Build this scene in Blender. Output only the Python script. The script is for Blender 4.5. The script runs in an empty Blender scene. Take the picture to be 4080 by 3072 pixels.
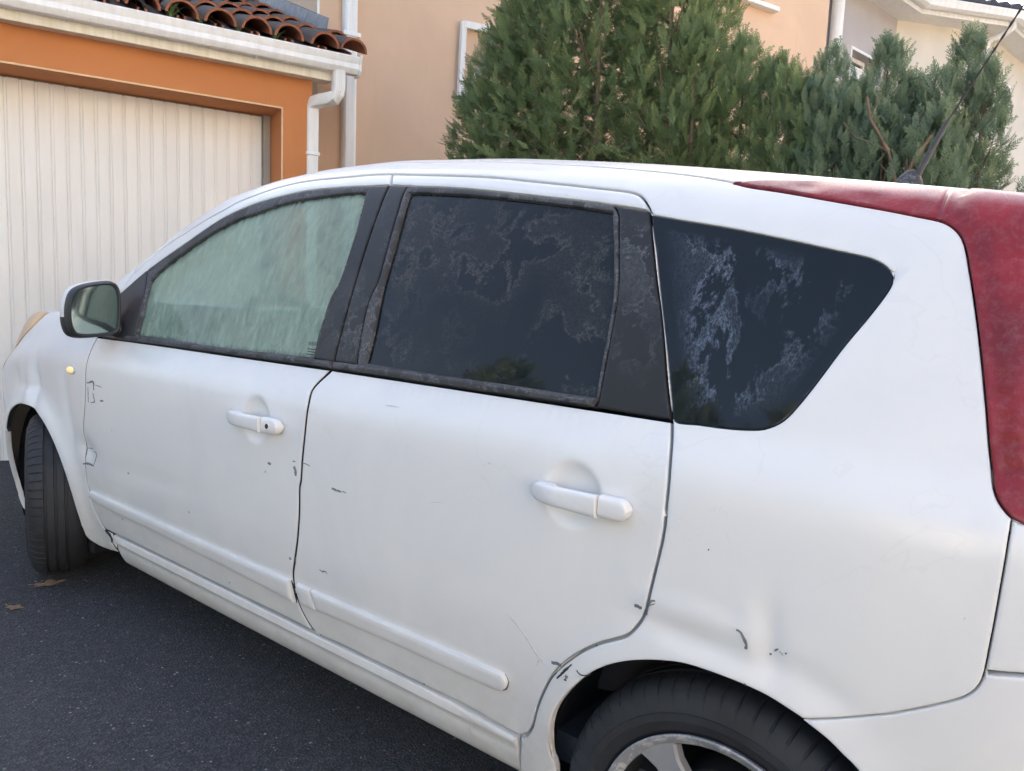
import bpy, math, random
import numpy as np
from mathutils import Vector, Matrix
from mathutils.geometry import delaunay_2d_cdt
SC = bpy.context.scene
COL = SC.collection
rng = np.random.default_rng(7)
random.seed(7)
R = math.radians
# ------------------------------------------------------------------ camera
cd = bpy.data.cameras.new('camera'); cam = bpy.data.objects.new('camera', cd); COL.objects.link(cam)
cd.sensor_fit = 'HORIZONTAL'; cd.sensor_width = 36.0; cd.lens = 36.0 * 3069 / 4080
cd.clip_start = .05; cd.clip_end = 2000
CX = (0.777715, 0.627363, 0.039695); CY = (0.104032, -0.066174, -0.992370); CZ = (-0.619950, 0.775910, -0.116730)   # camera right, down, forward
cam.matrix_world = Matrix(((CX[0], -CY[0], -CZ[0], 0.0), (CX[1], -CY[1], -CZ[1], -1.10), (CX[2], -CY[2], -CZ[2], 1.128), (0, 0, 0, 1)))
SC.camera = cam
# ------------------------------------------------------------------ sky, sun, exposure
SUN_EL, SUN_AZ = R(28), R(-34)         # sun stands behind the garage and house; azimuth from +Y towards +X
wd = bpy.data.worlds.new('World'); SC.world = wd; wd.use_nodes = True
nt = wd.node_tree; nt.nodes.clear()
sky = nt.nodes.new('ShaderNodeTexSky'); sky.sky_type = 'NISHITA'; sky.sun_disc = False
sky.sun_elevation = SUN_EL; sky.sun_rotation = SUN_AZ; sky.altitude = 100; sky.air_density = 1.0; sky.dust_density = 6.0; sky.ozone_density = .6
bg = nt.nodes.new('ShaderNodeBackground'); bg.inputs['Strength'].default_value = .15
wo = nt.nodes.new('ShaderNodeOutputWorld')
nt.links.new(sky.outputs[0], bg.inputs[0]); nt.links.new(bg.outputs[0], wo.inputs[0])
sl = bpy.data.lights.new('sun', 'SUN'); sl.energy = 5.0; sl.angle = R(.5); sl.color = (1, .87, .72)
so = bpy.data.objects.new('sun', sl); COL.objects.link(so)
sd = Vector((math.sin(SUN_AZ) * math.cos(SUN_EL), math.cos(SUN_AZ) * math.cos(SUN_EL), math.sin(SUN_EL)))
so.rotation_euler = sd.to_track_quat('Z', 'Y').to_euler(); so.location = (-8, 12, 9)
vs = SC.view_settings; vs.view_transform = 'Standard'; vs.look = 'None'; vs.exposure = 2.18; vs.gamma = 1; vs.use_curve_mapping = False

# ------------------------------------------------------------------ helpers
def link(o, parent=None):
    COL.objects.link(o)
    if parent: o.parent = parent
    return o
def empty(name, loc=(0, 0, 0), parent=None):
    o = bpy.data.objects.new(name, None); o.location = loc; o.empty_display_size = .1
    return link(o, parent)
def tag(o, label, cat, group=None):
    o['label'] = label; o['category'] = cat
    if group: o['group'] = group
    return o
def struct(o, kind='structure'):
    o['kind'] = kind; return o
def mesh(name, V, F, mat=None, parent=None, smooth=None, mats=None, fm=None):
    me = bpy.data.meshes.new(name); me.from_pydata([tuple(map(float, v)) for v in V], [], [tuple(map(int, f)) for f in F]); me.update()
    if mat: me.materials.append(mat)
    if mats:
        for m_ in mats: me.materials.append(m_)
        me.polygons.foreach_set('material_index', np.asarray(fm, dtype=np.int32))
    if smooth is not None:
        me.polygons.foreach_set('use_smooth', np.ones(len(me.polygons), dtype=bool))
        if smooth < 180: me.set_sharp_from_angle(angle=R(smooth))
    o = bpy.data.objects.new(name, me); link(o, parent)
    if parent and parent.type == 'EMPTY': o.matrix_parent_inverse = Matrix.Translation(-Vector(parent.location))
    return o
class MB:
    """collects shapes for ONE mesh object"""
    def __init__(s): s.V = []; s.F = []; s.M = []; s.mi = 0
    def add(s, V, F):
        b = len(s.V); s.V += [tuple(v) for v in V]; s.F += [tuple(i + b for i in f) for f in F]; s.M += [s.mi] * len(F); return s
    def box(s, fn, a0, a1, b0, b1, c0, c1):
        """box in a local frame mapped through fn(a,b,c)"""
        V = [fn(a, b, c) for a in (a0, a1) for b in (b0, b1) for c in (c0, c1)]
        return s.add(V, [(0, 1, 3, 2), (4, 6, 7, 5), (0, 4, 5, 1), (2, 3, 7, 6), (0, 2, 6, 4), (1, 5, 7, 3)])
    def extr(s, fn, prof, a0, a1, closed=True, caps=True, thick=None):
        """profile [(b,c)] extruded along a"""
        n = len(prof)
        V = [fn(a, b, c) for a in (a0, a1) for b, c in prof]
        m = n if closed else n - 1
        F = [(i, (i + 1) % n, n + (i + 1) % n, n + i) for i in range(m)]
        if caps and closed: F += [tuple(range(n))[::-1], tuple(range(n, 2 * n))]
        return s.add(V, F)
    def tube(s, pts, rad, n=8, caps=True):
        pts = [Vector(p) for p in pts]; rad = rad if hasattr(rad, '__len__') else [rad] * len(pts)
        V = []; up = Vector((0, 0, 1)); 
        for i, p in enumerate(pts):
            t = (pts[min(i + 1, len(pts) - 1)] - pts[max(i - 1, 0)]).normalized()
            a = t.cross(up)
            if a.length < 1e-3: a = t.cross(Vector((0, 1, 0)))
            a.normalize(); b = a.cross(t).normalized()
            for k in range(n):
                th = 2 * math.pi * k / n; V.append(tuple(p + rad[i] * (math.cos(th) * a + math.sin(th) * b)))
        F = [(i * n + k, i * n + (k + 1) % n, (i + 1) * n + (k + 1) % n, (i + 1) * n + k) for i in range(len(pts) - 1) for k in range(n)]
        if caps: F += [tuple(range(n))[::-1], tuple(range((len(pts) - 1) * n, len(pts) * n))]
        return s.add(V, F)
    def build(s, name, mat=None, parent=None, smooth=None, mats=None):
        if mats: return mesh(name, s.V, s.F, None, parent, smooth, mats, s.M)
        return mesh(name, s.V, s.F, mat, parent, smooth)
def recalc(o):
    import bmesh
    bm = bmesh.new(); bm.from_mesh(o.data); bmesh.ops.recalc_face_normals(bm, faces=bm.faces[:]); bm.to_mesh(o.data); bm.free(); return o
def bevel(o, w=.004, seg=2):
    recalc(o)
    m = o.modifiers.new('bevel', 'BEVEL'); m.width = w; m.segments = seg; m.limit_method = 'ANGLE'; m.angle_limit = R(40); return o

# ------------------------------------------------------------------ materials
class NT:
    def __init__(s, name):
        s.m = bpy.data.materials.new(name); s.m.use_nodes = True; s.t = s.m.node_tree; s.t.nodes.clear()
        s.out = s.n('ShaderNodeOutputMaterial'); s.b = s.n('ShaderNodeBsdfPrincipled'); s.l(s.b, 0, s.out, 'Surface')
        s._c = None
    def n(s, t, **kw):
        x = s.t.nodes.new(t)
        for k_, v in kw.items():
            if k_ in x.inputs.keys() if hasattr(x.inputs, 'keys') else False: x.inputs[k_].default_value = v
            else: setattr(x, k_, v)
        return x
    def l(s, a, i, b, j):
        s.t.links.new(a.outputs[i], b.inputs[j]); return b
    def coord(s, which='Object', scale=None):
        if s._c is None: s._c = s.n('ShaderNodeTexCoord')
        if scale is None: return s._c, which
        mp = s.n('ShaderNodeMapping'); mp.inputs['Scale'].default_value = scale; s.l(s._c, which, mp, 'Vector'); return mp, 0
    def noise(s, scale, detail=3, rough=.55, dist=0, vec=None):
        x = s.n('ShaderNodeTexNoise'); x.inputs['Scale'].default_value = scale; x.inputs['Detail'].default_value = detail
        x.inputs['Roughness'].default_value = rough; x.inputs['Distortion'].default_value = dist
        c, i = vec or s.coord(); s.l(c, i, x, 'Vector'); return x
    def ramp(s, src, i, stops, interp='LINEAR'):
        r = s.n('ShaderNodeValToRGB'); r.color_ramp.interpolation = interp; el = r.color_ramp.elements
        while len(el) < len(stops): el.new(.5)
        for e, (p, c) in zip(el, stops):
            e.position = p; e.color = (c, c, c, 1) if not hasattr(c, '__len__') else (*c, 1)
        s.l(src, i, r, 0); return r
    def mix(s, fac, a, b, mode='MIX'):
        x = s.n('ShaderNodeMix'); x.data_type = 'RGBA'; x.blend_type = mode
        for v, j in ((fac, 0), (a, 6), (b, 7)):
            if isinstance(v, tuple) and hasattr(v[0], 'outputs'): s.t.links.new(v[0].outputs[v[1]], x.inputs[j])
            elif j == 0: x.inputs[0].default_value = v
            else: x.inputs[j].default_value = (*v, 1)
        return x, 2
    def math(s, op, a, b=0., c=None, clamp=False):
        x = s.n('ShaderNodeMath'); x.operation = op; x.use_clamp = clamp
        for j, v in enumerate((a, b) if c is None else (a, b, c)):
            if isinstance(v, tuple): s.t.links.new(v[0].outputs[v[1]], x.inputs[j])
            else: x.inputs[j].default_value = v
        return x, 0
    def set(s, **kw):
        for k_, v in kw.items():
            k_ = k_.replace('_', ' ')
            if isinstance(v, tuple) and hasattr(v[0], 'outputs'): s.t.links.new(v[0].outputs[v[1]], s.b.inputs[k_])
            else: s.b.inputs[k_].default_value = (*v, 1) if hasattr(v, '__len__') and len(v) == 3 else v
        return s
    def bump(s, src, strength=.2, dist=.002):
        b = s.n('ShaderNodeBump'); b.inputs['Strength'].default_value = strength; b.inputs['Distance'].default_value = dist
        s.t.links.new(src[0].outputs[src[1]], b.inputs['Height']); s.l(b, 0, s.b, 'Normal'); return s
def plain(name, col, rough=.5, metal=0, var=.12, vscale=6, coat=0, bump=None):
    t = NT(name); n = t.noise(vscale, 4)
    r = t.ramp(n, 0, [(.3, tuple(max(0, c * (1 - var)) for c in col)), (.7, tuple(min(1, c * (1 + var)) for c in col))])
    t.set(Base_Color=(r, 0), Roughness=rough, Metallic=metal, Coat_Weight=coat)
    if bump: b = t.noise(bump[0], 3); t.bump((b, 0), bump[1], bump[2])
    return t.m
def make_mats():
    M = {}
    # white car paint, dusty, with wandering water marks and road dirt low down
    t = NT('car_paint')
    base = (.715, .715, .71)
    n1 = t.noise(2.2, 5, .6, .6); n2 = t.noise(26, 3)
    r1 = t.ramp(n1, 0, [(.35, (.68, .685, .69)), (.5, base), (.66, (.735, .735, .725))])
    # tide marks: thin contour of a noise field
    n3 = t.noise(3.1, 4, .55, .9); d = t.math('SUBTRACT', (n3, 0), .52); d = t.math('ABSOLUTE', d); d = t.math('LESS_THAN', d, .0045); d = t.math('MULTIPLY', d, .09)
    co0, ci0 = t.coord(); sp0 = t.n('ShaderNodeSeparateXYZ'); t.l(co0, ci0, sp0, 0); mz = t.n('ShaderNodeMapRange'); t.l(sp0, 2, mz, 0); mz.inputs[1].default_value = .66; mz.inputs[2].default_value = .80; d = t.math('MULTIPLY', d, (mz, 0))
    c = t.mix(d, (r1, 0), (.5, .5, .5))
    # dirt towards the ground: real road film
    co, ci = t.coord(); sp = t.n('ShaderNodeSeparateXYZ'); t.l(co, ci, sp, 0)
    mr = t.n('ShaderNodeMapRange'); t.l(sp, 2, mr, 0); mr.inputs[1].default_value = .52; mr.inputs[2].default_value = .12; mr.inputs[3].default_value = 0; mr.inputs[4].default_value = 1
    n4 = t.noise(9, 6, .7); dm = t.math('MULTIPLY', (mr, 0), (n4, 0)); dm = t.math('MULTIPLY', dm, 1.05, clamp=True)
    c = t.mix(dm, c, (.38, .35, .30))
    ns = t.noise(180, 2, .5); sp2 = t.ramp(ns, 0, [(.69, 0.), (.76, .5)]); sp3 = t.math('MULTIPLY', (sp2, 0), (mr, 0))
    c = t.mix(sp3, c, (.25, .23, .2))
    rr = t.ramp(n2, 0, [(.3, .34), (.7, .46)])
    t.set(Base_Color=c, Roughness=(rr, 0), Coat_Weight=.38, Coat_Roughness=.11, Specular_IOR_Level=.45)
    M['paint'] = t.m
    M['jamb'] = plain('jamb_grey', (.40, .41, .42), .6)
    M['black_and_shade'] = plain('black_parts_and_gap_shade', (.012, .012, .014), .7)  # for black parts, and as painted shade inside the panel gaps
    # black plastic with frost
    def frosted(name, base, fcol, lo, hi, sc, rough=.45, amount=.7, detail=9, vsc=(1, 1, 1)):
        t = NT(name)
        v = t.coord('Object', vsc)
        w = t.noise(sc * .4, 2, .5, 0, v); f = t.noise(sc, 11, .66, .2, v)
        e_ = t.math('ABSOLUTE', t.math('SUBTRACT', (f, 0), .5)); rim = t.ramp(e_[0], 0, [(0., 1.), (.03, 0.)]); ins = t.ramp(f, 0, [(.5, 0.), (.56, .35)]); wr_ = t.ramp(w, 0, [(lo, 0.), (hi, 1.)])
        s_ = t.math('MULTIPLY', t.math('MAXIMUM', (rim, 0), (ins, 0)), (wr_, 0)); r = s_[0]
        fine = t.noise(sc * 9, 4, .7, .8, v); fr = t.ramp(fine, 0, [(.38, .25), (.62, 1.)])
        m = t.math('MULTIPLY', (r, 0), (fr, 0)); m = t.math('MULTIPLY', m, amount)
        c = t.mix(m, base, fcol)
        ro = t.math('MULTIPLY_ADD', m, .5, rough, clamp=True)
        t.set(Base_Color=c, Roughness=ro, Specular_IOR_Level=.28)
        return t.m
    M['trim'] = frosted('black_trim_frosted', (.022, .023, .026), (.26, .27, .30), .45, .66, 14, .42, .50)
    M['rubber'] = frosted('rubber_seal_frosted', (.045, .046, .05), (.26, .27, .29), .25, .6, 18, .6, .75)
    M['sail'] = plain('black_plastic', (.025, .026, .03), .5)
    # tinted rear glass with frost ferns
    def glass(name, base, tr, fcols, lo, hi, sc, amount, band, vsc=(1, 1, 1)):
        t = NT(name)
        v = t.coord('Object', vsc)
        big = t.noise(sc * .45, 2, .5, .3, v)
        warp = t.noise(sc, 12, .66, .25, v)
        edge = t.math('SUBTRACT', (warp, 0), .5); ab = t.math('ABSOLUTE', edge)
        er = t.ramp(ab[0], 0, [(0., 1.), (.010, .7), (.035, .0)])          # bright lace along the rims
        bo = t.ramp(warp, 0, [(.5, .0), (.54, .30), (.64, .16)])           # thin bloom inside
        br = t.ramp(big, 0, [(lo, 0.), (hi, 1.)])
        fine = t.noise(sc * 22, 4, .75, .3, v); fr = t.ramp(fine, 0, [(.38, .10), (.62, 1.)])
        body_ = t.math('MULTIPLY', t.math('MAXIMUM', (er, 0), (bo, 0)), (br, 0))
        at = t.n('ShaderNodeAttribute'); at.attribute_name = 'edge'; wob = t.math('MULTIPLY_ADD', (warp, 0), .05, -.025); ed = t.math('ADD', (at, 'Fac'), wob); eb = t.ramp(ed[0], 0, [(band[0], 0.), (band[1], 1.)])
        m = t.math('MULTIPLY', body_, (fr, 0)); m = t.math('MULTIPLY', m, amount); m = t.math('MULTIPLY', m, (eb, 0))
        cc = t.noise(sc * .3, 2, .5, 0, v); cr = t.ramp(cc, 0, [(.42, fcols[0]), (.6, fcols[1])])
        t.set(Base_Color=base, Roughness=.03, IOR=1.5, Specular_IOR_Level=.26)
        fb = t.n('ShaderNodeBsdfPrincipled'); fb.inputs['Roughness'].default_value = .8; t.l(cr, 0, fb, 'Base Color')
        tp = t.n('ShaderNodeBsdfTransparent'); tp.inputs[0].default_value = (*tr, 1)
        gl = t.n('ShaderNodeMixShader'); gl.inputs[0].default_value = .12; t.l(t.b, 0, gl, 1); t.l(tp, 0, gl, 2)
        mx = t.n('ShaderNodeMixShader'); t.t.links.new(m[0].outputs[0], mx.inputs[0]); t.l(gl, 0, mx, 1); t.l(fb, 0, mx, 2); t.l(mx, 0, t.out, 'Surface')
        return t.m
    M['glass_rear'] = glass('tinted_glass_frosted', (.012, .016, .020), (.10, .11, .11), ((.26, .235, .22), (.30, .26, .23)), .36, .54, 8.5, .27, (.0, .03))
    M['glass_quarter'] = glass('tinted_glass_frosted_blue', (.012, .016, .022), (.10, .11, .12), ((.26, .33, .44), (.32, .38, .47)), .22, .42, 10, .46, (.02, .06), (1.25, 1.25, .62))
    t = NT('clear_side_glass'); t.set(Base_Color=(.02, .02, .02), Roughness=.03); tp = t.n('ShaderNodeBsdfTransparent'); tp.inputs[0].default_value = (.72, .80, .76, 1); mx = t.n('ShaderNodeMixShader'); mx.inputs[0].default_value = .85; t.l(t.b, 0, mx, 1); t.l(tp, 0, mx, 2); t.l(mx, 0, t.out, 'Surface'); M['glass_clear'] = t.m
    M['glass_dark'] = plain('dark_glass', (.015, .018, .02), .05, 0, .02)
    # front side window: frozen fog, greenish, with clearer streaks
    t = NT('frosted_front_glass')
    v = t.coord('Object', (1, 1, .28)); f = t.noise(34, 7, .7, .5, v); big = t.noise(3.2, 3, .5, .4)
    m1 = t.ramp(f, 0, [(.32, .62), (.62, .95)]); m2 = t.ramp(big, 0, [(.3, .72), (.6, 1.)])
    m = t.math('MULTIPLY', (m1, 0), (m2, 0))
    at = t.n('ShaderNodeAttribute'); at.attribute_name = 'edge'; wob = t.math('MULTIPLY_ADD', (f, 0), .03, -.012); ed = t.math('ADD', (at, 'Fac'), wob); eb = t.ramp(ed[0], 0, [(.004, .15), (.020, 1.)]); m = t.math('MULTIPLY', m, (eb, 0))
    # a melted, clear patch low at the front of the pane
    co, ci = t.coord(); sp = t.n('ShaderNodeSeparateXYZ'); t.l(co, ci, sp, 0)
    ex = t.math('DIVIDE', t.math('ADD', (sp, 0), 2.10), .15); ez = t.math('DIVIDE', t.math('ADD', (sp, 2), -.995), .062); sk = t.math('MULTIPLY', ex, .45); ez = t.math('ADD', ez, sk)
    rr = t.math('ADD', t.math('MULTIPLY', ex, ex), t.math('MULTIPLY', ez, ez)); rr = t.math('ADD', rr, t.math('MULTIPLY_ADD', (f, 0), .9, -.45)); hole = t.ramp(rr[0], 0, [(.55, .86), (1.0, 1.)]); m = t.math('MULTIPLY', m, (hole, 0))
    cr = t.ramp(f, 0, [(.35, (.35, .48, .385)), (.55, (.39, .525, .42)), (.74, (.50, .62, .51))])
    tl = t.n('ShaderNodeBsdfTranslucent'); t.l(cr, 0, tl, 0)
    t.set(Base_Color=(cr, 0), Roughness=.55)
    fx = t.n('ShaderNodeMixShader'); fx.inputs[0].default_value = .35; t.l(t.b, 0, fx, 1); t.l(tl, 0, fx, 2)
    tp = t.n('ShaderNodeBsdfTransparent'); tp.inputs[0].default_value = (.62, .78, .70, 1)
    gg = t.n('ShaderNodeBsdfGlossy'); gg.inputs['Roughness'].default_value = .04
    fz = t.n('ShaderNodeFresnel'); cl = t.n('ShaderNodeMixShader'); t.l(fz, 0, cl, 0); t.l(tp, 0, cl, 1); t.l(gg, 0, cl, 2)
    mx = t.n('ShaderNodeMixShader'); t.t.links.new(m[0].outputs[0], mx.inputs[0]); t.l(cl, 0, mx, 1); t.l(fx, 0, mx, 2); t.l(mx, 0, t.out, 'Surface')
    M['glass_front'] = t.m
    # red lamp plastic, frosted on top
    t = NT('red_lamp_frosted')
    g = t.n('ShaderNodeNewGeometry'); sp = t.n('ShaderNodeSeparateXYZ'); t.l(g, 'Normal', sp, 0)
    up = t.n('ShaderNodeMapRange'); t.l(sp, 2, up, 0); up.inputs[1].default_value = .72; up.inputs[2].default_value = 1.0
    f = t.noise(70, 9, .72, .2); fr = t.ramp(f, 0, [(.46, .015), (.70, .10)])
    f2 = t.noise(300, 3, .7); fr2 = t.ramp(f2, 0, [(.35, .5), (.65, 1.)])
    m = t.math('MULTIPLY', (up, 0), .55); m = t.math('ADD', m, (fr, 0), clamp=True); m = t.math('MULTIPLY', m, (fr2, 0))
    big = t.noise(7, 3, .5, .4); rc = t.ramp(big, 0, [(.35, (.165, .010, .016)), (.6, (.26, .016, .024))])
    c = t.mix(m, (rc, 0), (.62, .62, .66)); ro = t.math('MULTIPLY_ADD', m, .5, .28, clamp=True)
    t.set(Base_Color=c, Roughness=ro, Specular_IOR_Level=.3)
    M['red'] = t.m
    M['red_trim'] = plain('red_lamp_edge', (.20, .02, .03), .3, 0, .2, 12)
    M['lamp_low'] = plain('faded_lamp_lens', (.34, .15, .10), .3, 0, .35, 30)
    M['amber'] = plain('yellowed_headlamp', (.55, .33, .16), .3, 0, .35, 9, .4)
    t = NT('lit_indicator'); t.set(Base_Color=(.9, .6, .25), Roughness=.25, Emission_Color=(1., .60, .28), Emission_Strength=.16); M['indicator'] = t.m
    t = NT('mirror_glass'); t.set(Base_Color=(.15, .21, .23), Metallic=1., Roughness=.07); M['mirror'] = t.m
    M['tyre'] = plain('tyre_rubber', (.018, .020, .024), .70, 0, .25, 14, 0, (60, .15, .001))
    t = NT('alloy_scuffed'); n = t.noise(40, 8, .75, 1.0, t.coord('Object', (1, 1, 1))); r = t.ramp(n, 0, [(.5, (.24, .245, .26)), (.62, (.50, .50, .50))])
    t.set(Base_Color=(r, 0), Metallic=.08, Roughness=.5); M['alloy'] = t.m
    M['alloy_face'] = plain('alloy_face', (.27, .275, .29), .45, .1, .12, 20)
    M['dark'] = plain('wheel_well_black', (.006, .0065, .009), .95)
    M['brake'] = plain('brake_rust', (.10, .06, .04), .7, .3, .3, 30)
    M['seat'] = plain('seat_cloth', (.05, .05, .055), .9)
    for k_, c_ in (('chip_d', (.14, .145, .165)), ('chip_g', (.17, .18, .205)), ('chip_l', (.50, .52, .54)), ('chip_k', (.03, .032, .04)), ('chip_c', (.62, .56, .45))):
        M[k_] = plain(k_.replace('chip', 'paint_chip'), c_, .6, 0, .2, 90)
    # asphalt
    t = NT('asphalt')
    c0 = t.noise(1.1, 5, .6, .5); r0 = t.ramp(c0, 0, [(.3, (.021, .023, .028)), (.7, (.036, .039, .045))])
    vo = t.n('ShaderNodeTexVoronoi'); vo.inputs['Scale'].default_value = 125; cc, ci = t.coord(); t.l(cc, ci, vo, 'Vector')
    sr = t.ramp(vo, 'Color', [(.45, 0.), (.95, .7)]); c = t.mix((sr, 0), (r0, 0), (.085, .09, .10))
    ns = t.noise(210, 2, .5); r2 = t.ramp(ns, 0, [(.66, 0.), (.70, 1.)]); c = t.mix((r2, 0), c, (.19, .19, .19))
    st = t.noise(4.2, 4, .6, .8); r3 = t.ramp(st, 0, [(.66, 0.), (.78, .35)]); c = t.mix((r3, 0), c, (.075, .04, .035))
    t.set(Base_Color=c, Roughness=.82)
    vb = t.math('MULTIPLY', (vo, 'Distance'), 1.0); t.bump(vb, .9, .004)
    M['asphalt'] = t.m
    M['stone'] = plain('grit', (.22, .215, .205), .8, 0, .55, 40)
    # renders
    def render(name, col, bs=420, var=.05, stain=.12):
        t = NT(name); n = t.noise(1.6, 5, .6, .3); r = t.ramp(n, 0, [(.3, tuple(c * (1 - var) for c in col)), (.7, tuple(c * (1 + var) for c in col))])
        v = t.coord('Object', (5, 5, .6)); s_ = t.noise(3, 5, .65, .2, v); sr = t.ramp(s_, 0, [(.58, 0.), (.75, stain)])
        c = t.mix((sr, 0), (r, 0), tuple(c * .55 for c in col))
        t.set(Base_Color=c, Roughness=.92); b = t.noise(bs, 3, .6); t.bump((b, 0), .55, .004); return t.m
    M['orange'] = render('orange_render', (.58, .225, .08))
    M['beige'] = render('beige_render', (.72, .50, .345))
    M['greywall'] = render('grey_render', (.46, .42, .40))
    M['whitewall'] = render('white_render', (.78, .73, .66))
    M['cream'] = render('cream_render', (.68, .62, .53))
    # white pvc, weathered
    t = NT('white_pvc'); v = t.coord('Object', (12, 12, 1.2)); n = t.noise(2, 6, .65, .3, v); r = t.ramp(n, 0, [(.35, (.78, .76, .71)), (.6, (.86, .85, .83))])
    n2 = t.noise(60, 3); r2 = t.ramp(n2, 0, [(.68, 0.), (.75, .6)]); c = t.mix((r2, 0), (r, 0), (.4, .36, .3))
    t.set(Base_Color=c, Roughness=.42); M['pvc'] = t.m
    t = NT('cream_fascia'); v = t.coord('Object', (10, 10, .8)); n = t.noise(3, 6, .65, .3, v); r = t.ramp(n, 0, [(.35, (.70, .64, .50)), (.65, (.82, .78, .68))])
    t.set(Base_Color=(r, 0), Roughness=.5); M['fascia'] = t.m
    t = NT('garage_board'); oi = t.n('ShaderNodeObjectInfo'); n = t.noise(2.5, 5, .6, .3, t.coord('Object', (6, 6, .7))); r = t.ramp(n, 0, [(.3, (.80, .765, .70)), (.7, (.85, .82, .765))])
    rv = t.math('MULTIPLY_ADD', (oi, 'Random'), .05, .97); hs = t.n('ShaderNodeHueSaturation'); t.l(r, 0, hs, 'Color'); t.t.links.new(rv[0].outputs[0], hs.inputs['Value'])
    t.set(Base_Color=(hs, 0), Roughness=.45); M['board'] = t.m
    M['bead'] = plain('pale_corner_bead', (.74, .50, .30), .7, 0, .08, 20)
    M['frame_grey'] = plain('door_frame_grey', (.34, .31, .26), .6)
    t = NT('terracotta'); oi = t.n('ShaderNodeObjectInfo'); n = t.noise(9, 5, .6, .4); r = t.ramp(n, 0, [(.3, (.25, .085, .045)), (.7, (.42, .16, .085))])
    g = t.n('ShaderNodeNewGeometry'); sp = t.n('ShaderNodeSeparateXYZ'); t.l(g, 'Normal', sp, 0)
    ln = t.noise(14, 6, .7, .6); lr = t.ramp(ln, 0, [(.30, .55), (.48, 1.)])
    up = t.n('ShaderNodeMapRange'); t.l(sp, 2, up, 0); up.inputs[1].default_value = .08; up.inputs[2].default_value = .32
    m = t.math('MULTIPLY', (lr, 0), (up, 0)); c = t.mix(m, (r, 0), (.075, .060, .052))
    t.set(Base_Color=c, Roughness=.9); b = t.noise(90, 4); t.bump((b, 0), .4, .003); M['tile'] = t.m
    M['zinc'] = plain('zinc_flashing', (.17, .175, .18), .55, .3, .3, 20)
    M['roofdark'] = plain('dark_roof', (.05, .055, .07), .8, 0, .3, 20)
    M['wood'] = plain('twig_bark', (.17, .115, .075), .9, 0, .3, 30)
    M['pane'] = plain('window_pane', (.03, .035, .04), .08, 0, .1)
    # conifer foliage
    def leaf(name, a, b, c_):
        t = NT(name); n = t.noise(2.2, 4, .6)
        r = t.ramp(n, 0, [(.33, a), (.66, b)]); at = t.n('ShaderNodeAttribute'); at.attribute_name = 'tint'
        r2 = t.ramp(at, 'Fac', [(.35, 0.), (1., .9)])
        c = t.mix((r2, 0), (r, 0), c_)
        t.set(Base_Color=c, Roughness=.6, Specular_IOR_Level=.3)
        tl = t.n('ShaderNodeBsdfTranslucent'); t.t.links.new(c[0].outputs[c[1]], tl.inputs[0])
        mx = t.n('ShaderNodeMixShader'); mx.inputs[0].default_value = .45; t.l(t.b, 0, mx, 1); t.l(tl, 0, mx, 2); t.l(mx, 0, t.out, 'Surface'); return t.m
    M['leaf'] = leaf('cypress_foliage', (.15, .215, .10), (.205, .28, .13), (.33, .40, .17))
    M['leaf_far'] = leaf('cypress_foliage_bluish', (.15, .212, .14), (.20, .275, .175), (.32, .39, .23))
    M['leaf_dead'] = plain('dry_foliage', (.20, .12, .07), .9)
    M['deadleaf'] = plain('fallen_leaf', (.24, .155, .09), .8, 0, .35, 60)
    M['weed'] = plain('gutter_weed', (.10, .15, .05), .8, 0, .3, 50)
    return M
M = make_mats()
# ------------------------------------------------------------------ ground: a drive that climbs gently to the garage
def gz(x):
    x = min(max(x, -5.2), 2.5); return -.0389 * (x + 3.15)
def build_ground():
    xs = [-400, -60, -20, -8, -5.2, -4.5, -4, -3.5, -3, -2.5, -2, -1.5, -1, -.5, 0, .5, 1, 1.5, 2, 2.5, 5, 10, 40, 400]
    ys = [-400, -60, -20, -8, -4, -3, -2, -1.5, -1, -.5, 0, .5, 1, 1.5, 2, 3, 5, 8, 12, 20, 60, 400]
    V = [(x, y, gz(x)) for x in xs for y in ys]; n = len(ys)
    F = [(i * n + j, (i + 1) * n + j, (i + 1) * n + j + 1, i * n + j + 1) for i in range(len(xs) - 1) for j in range(n - 1)]
    struct(mesh('driveway', V, F, M['asphalt'], None, 180))
    # loose grit lying on the asphalt
    V = []; F = []
    ico = [(0, 0, 1), (.9, 0, .1), (.3, .85, .0), (-.75, .5, .1), (-.7, -.55, 0), (.25, -.9, .1), (0, 0, -.6)]
    fi = [(0, 1, 2), (0, 2, 3), (0, 3, 4), (0, 4, 5), (0, 5, 1), (6, 2, 1), (6, 3, 2), (6, 4, 3), (6, 5, 4), (6, 1, 5)]
    for i in range(4200):
        x = rng.uniform(-4.2, -.6); y = rng.uniform(-1.0, .9)
        s = .0014 + .0036 * rng.random() ** 4; a = rng.uniform(0, 6.28); b = len(V)
        for p in ico: V.append((x + s * (p[0] * math.cos(a) - p[1] * math.sin(a)), y + s * (p[0] * math.sin(a) + p[1] * math.cos(a)), gz(x) + s * .45 * (p[2] + .4)))
        F += [tuple(q + b for q in f) for f in fi]
    struct(mesh('grit', V, F, M['stone']), 'stuff')
build_ground()

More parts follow.
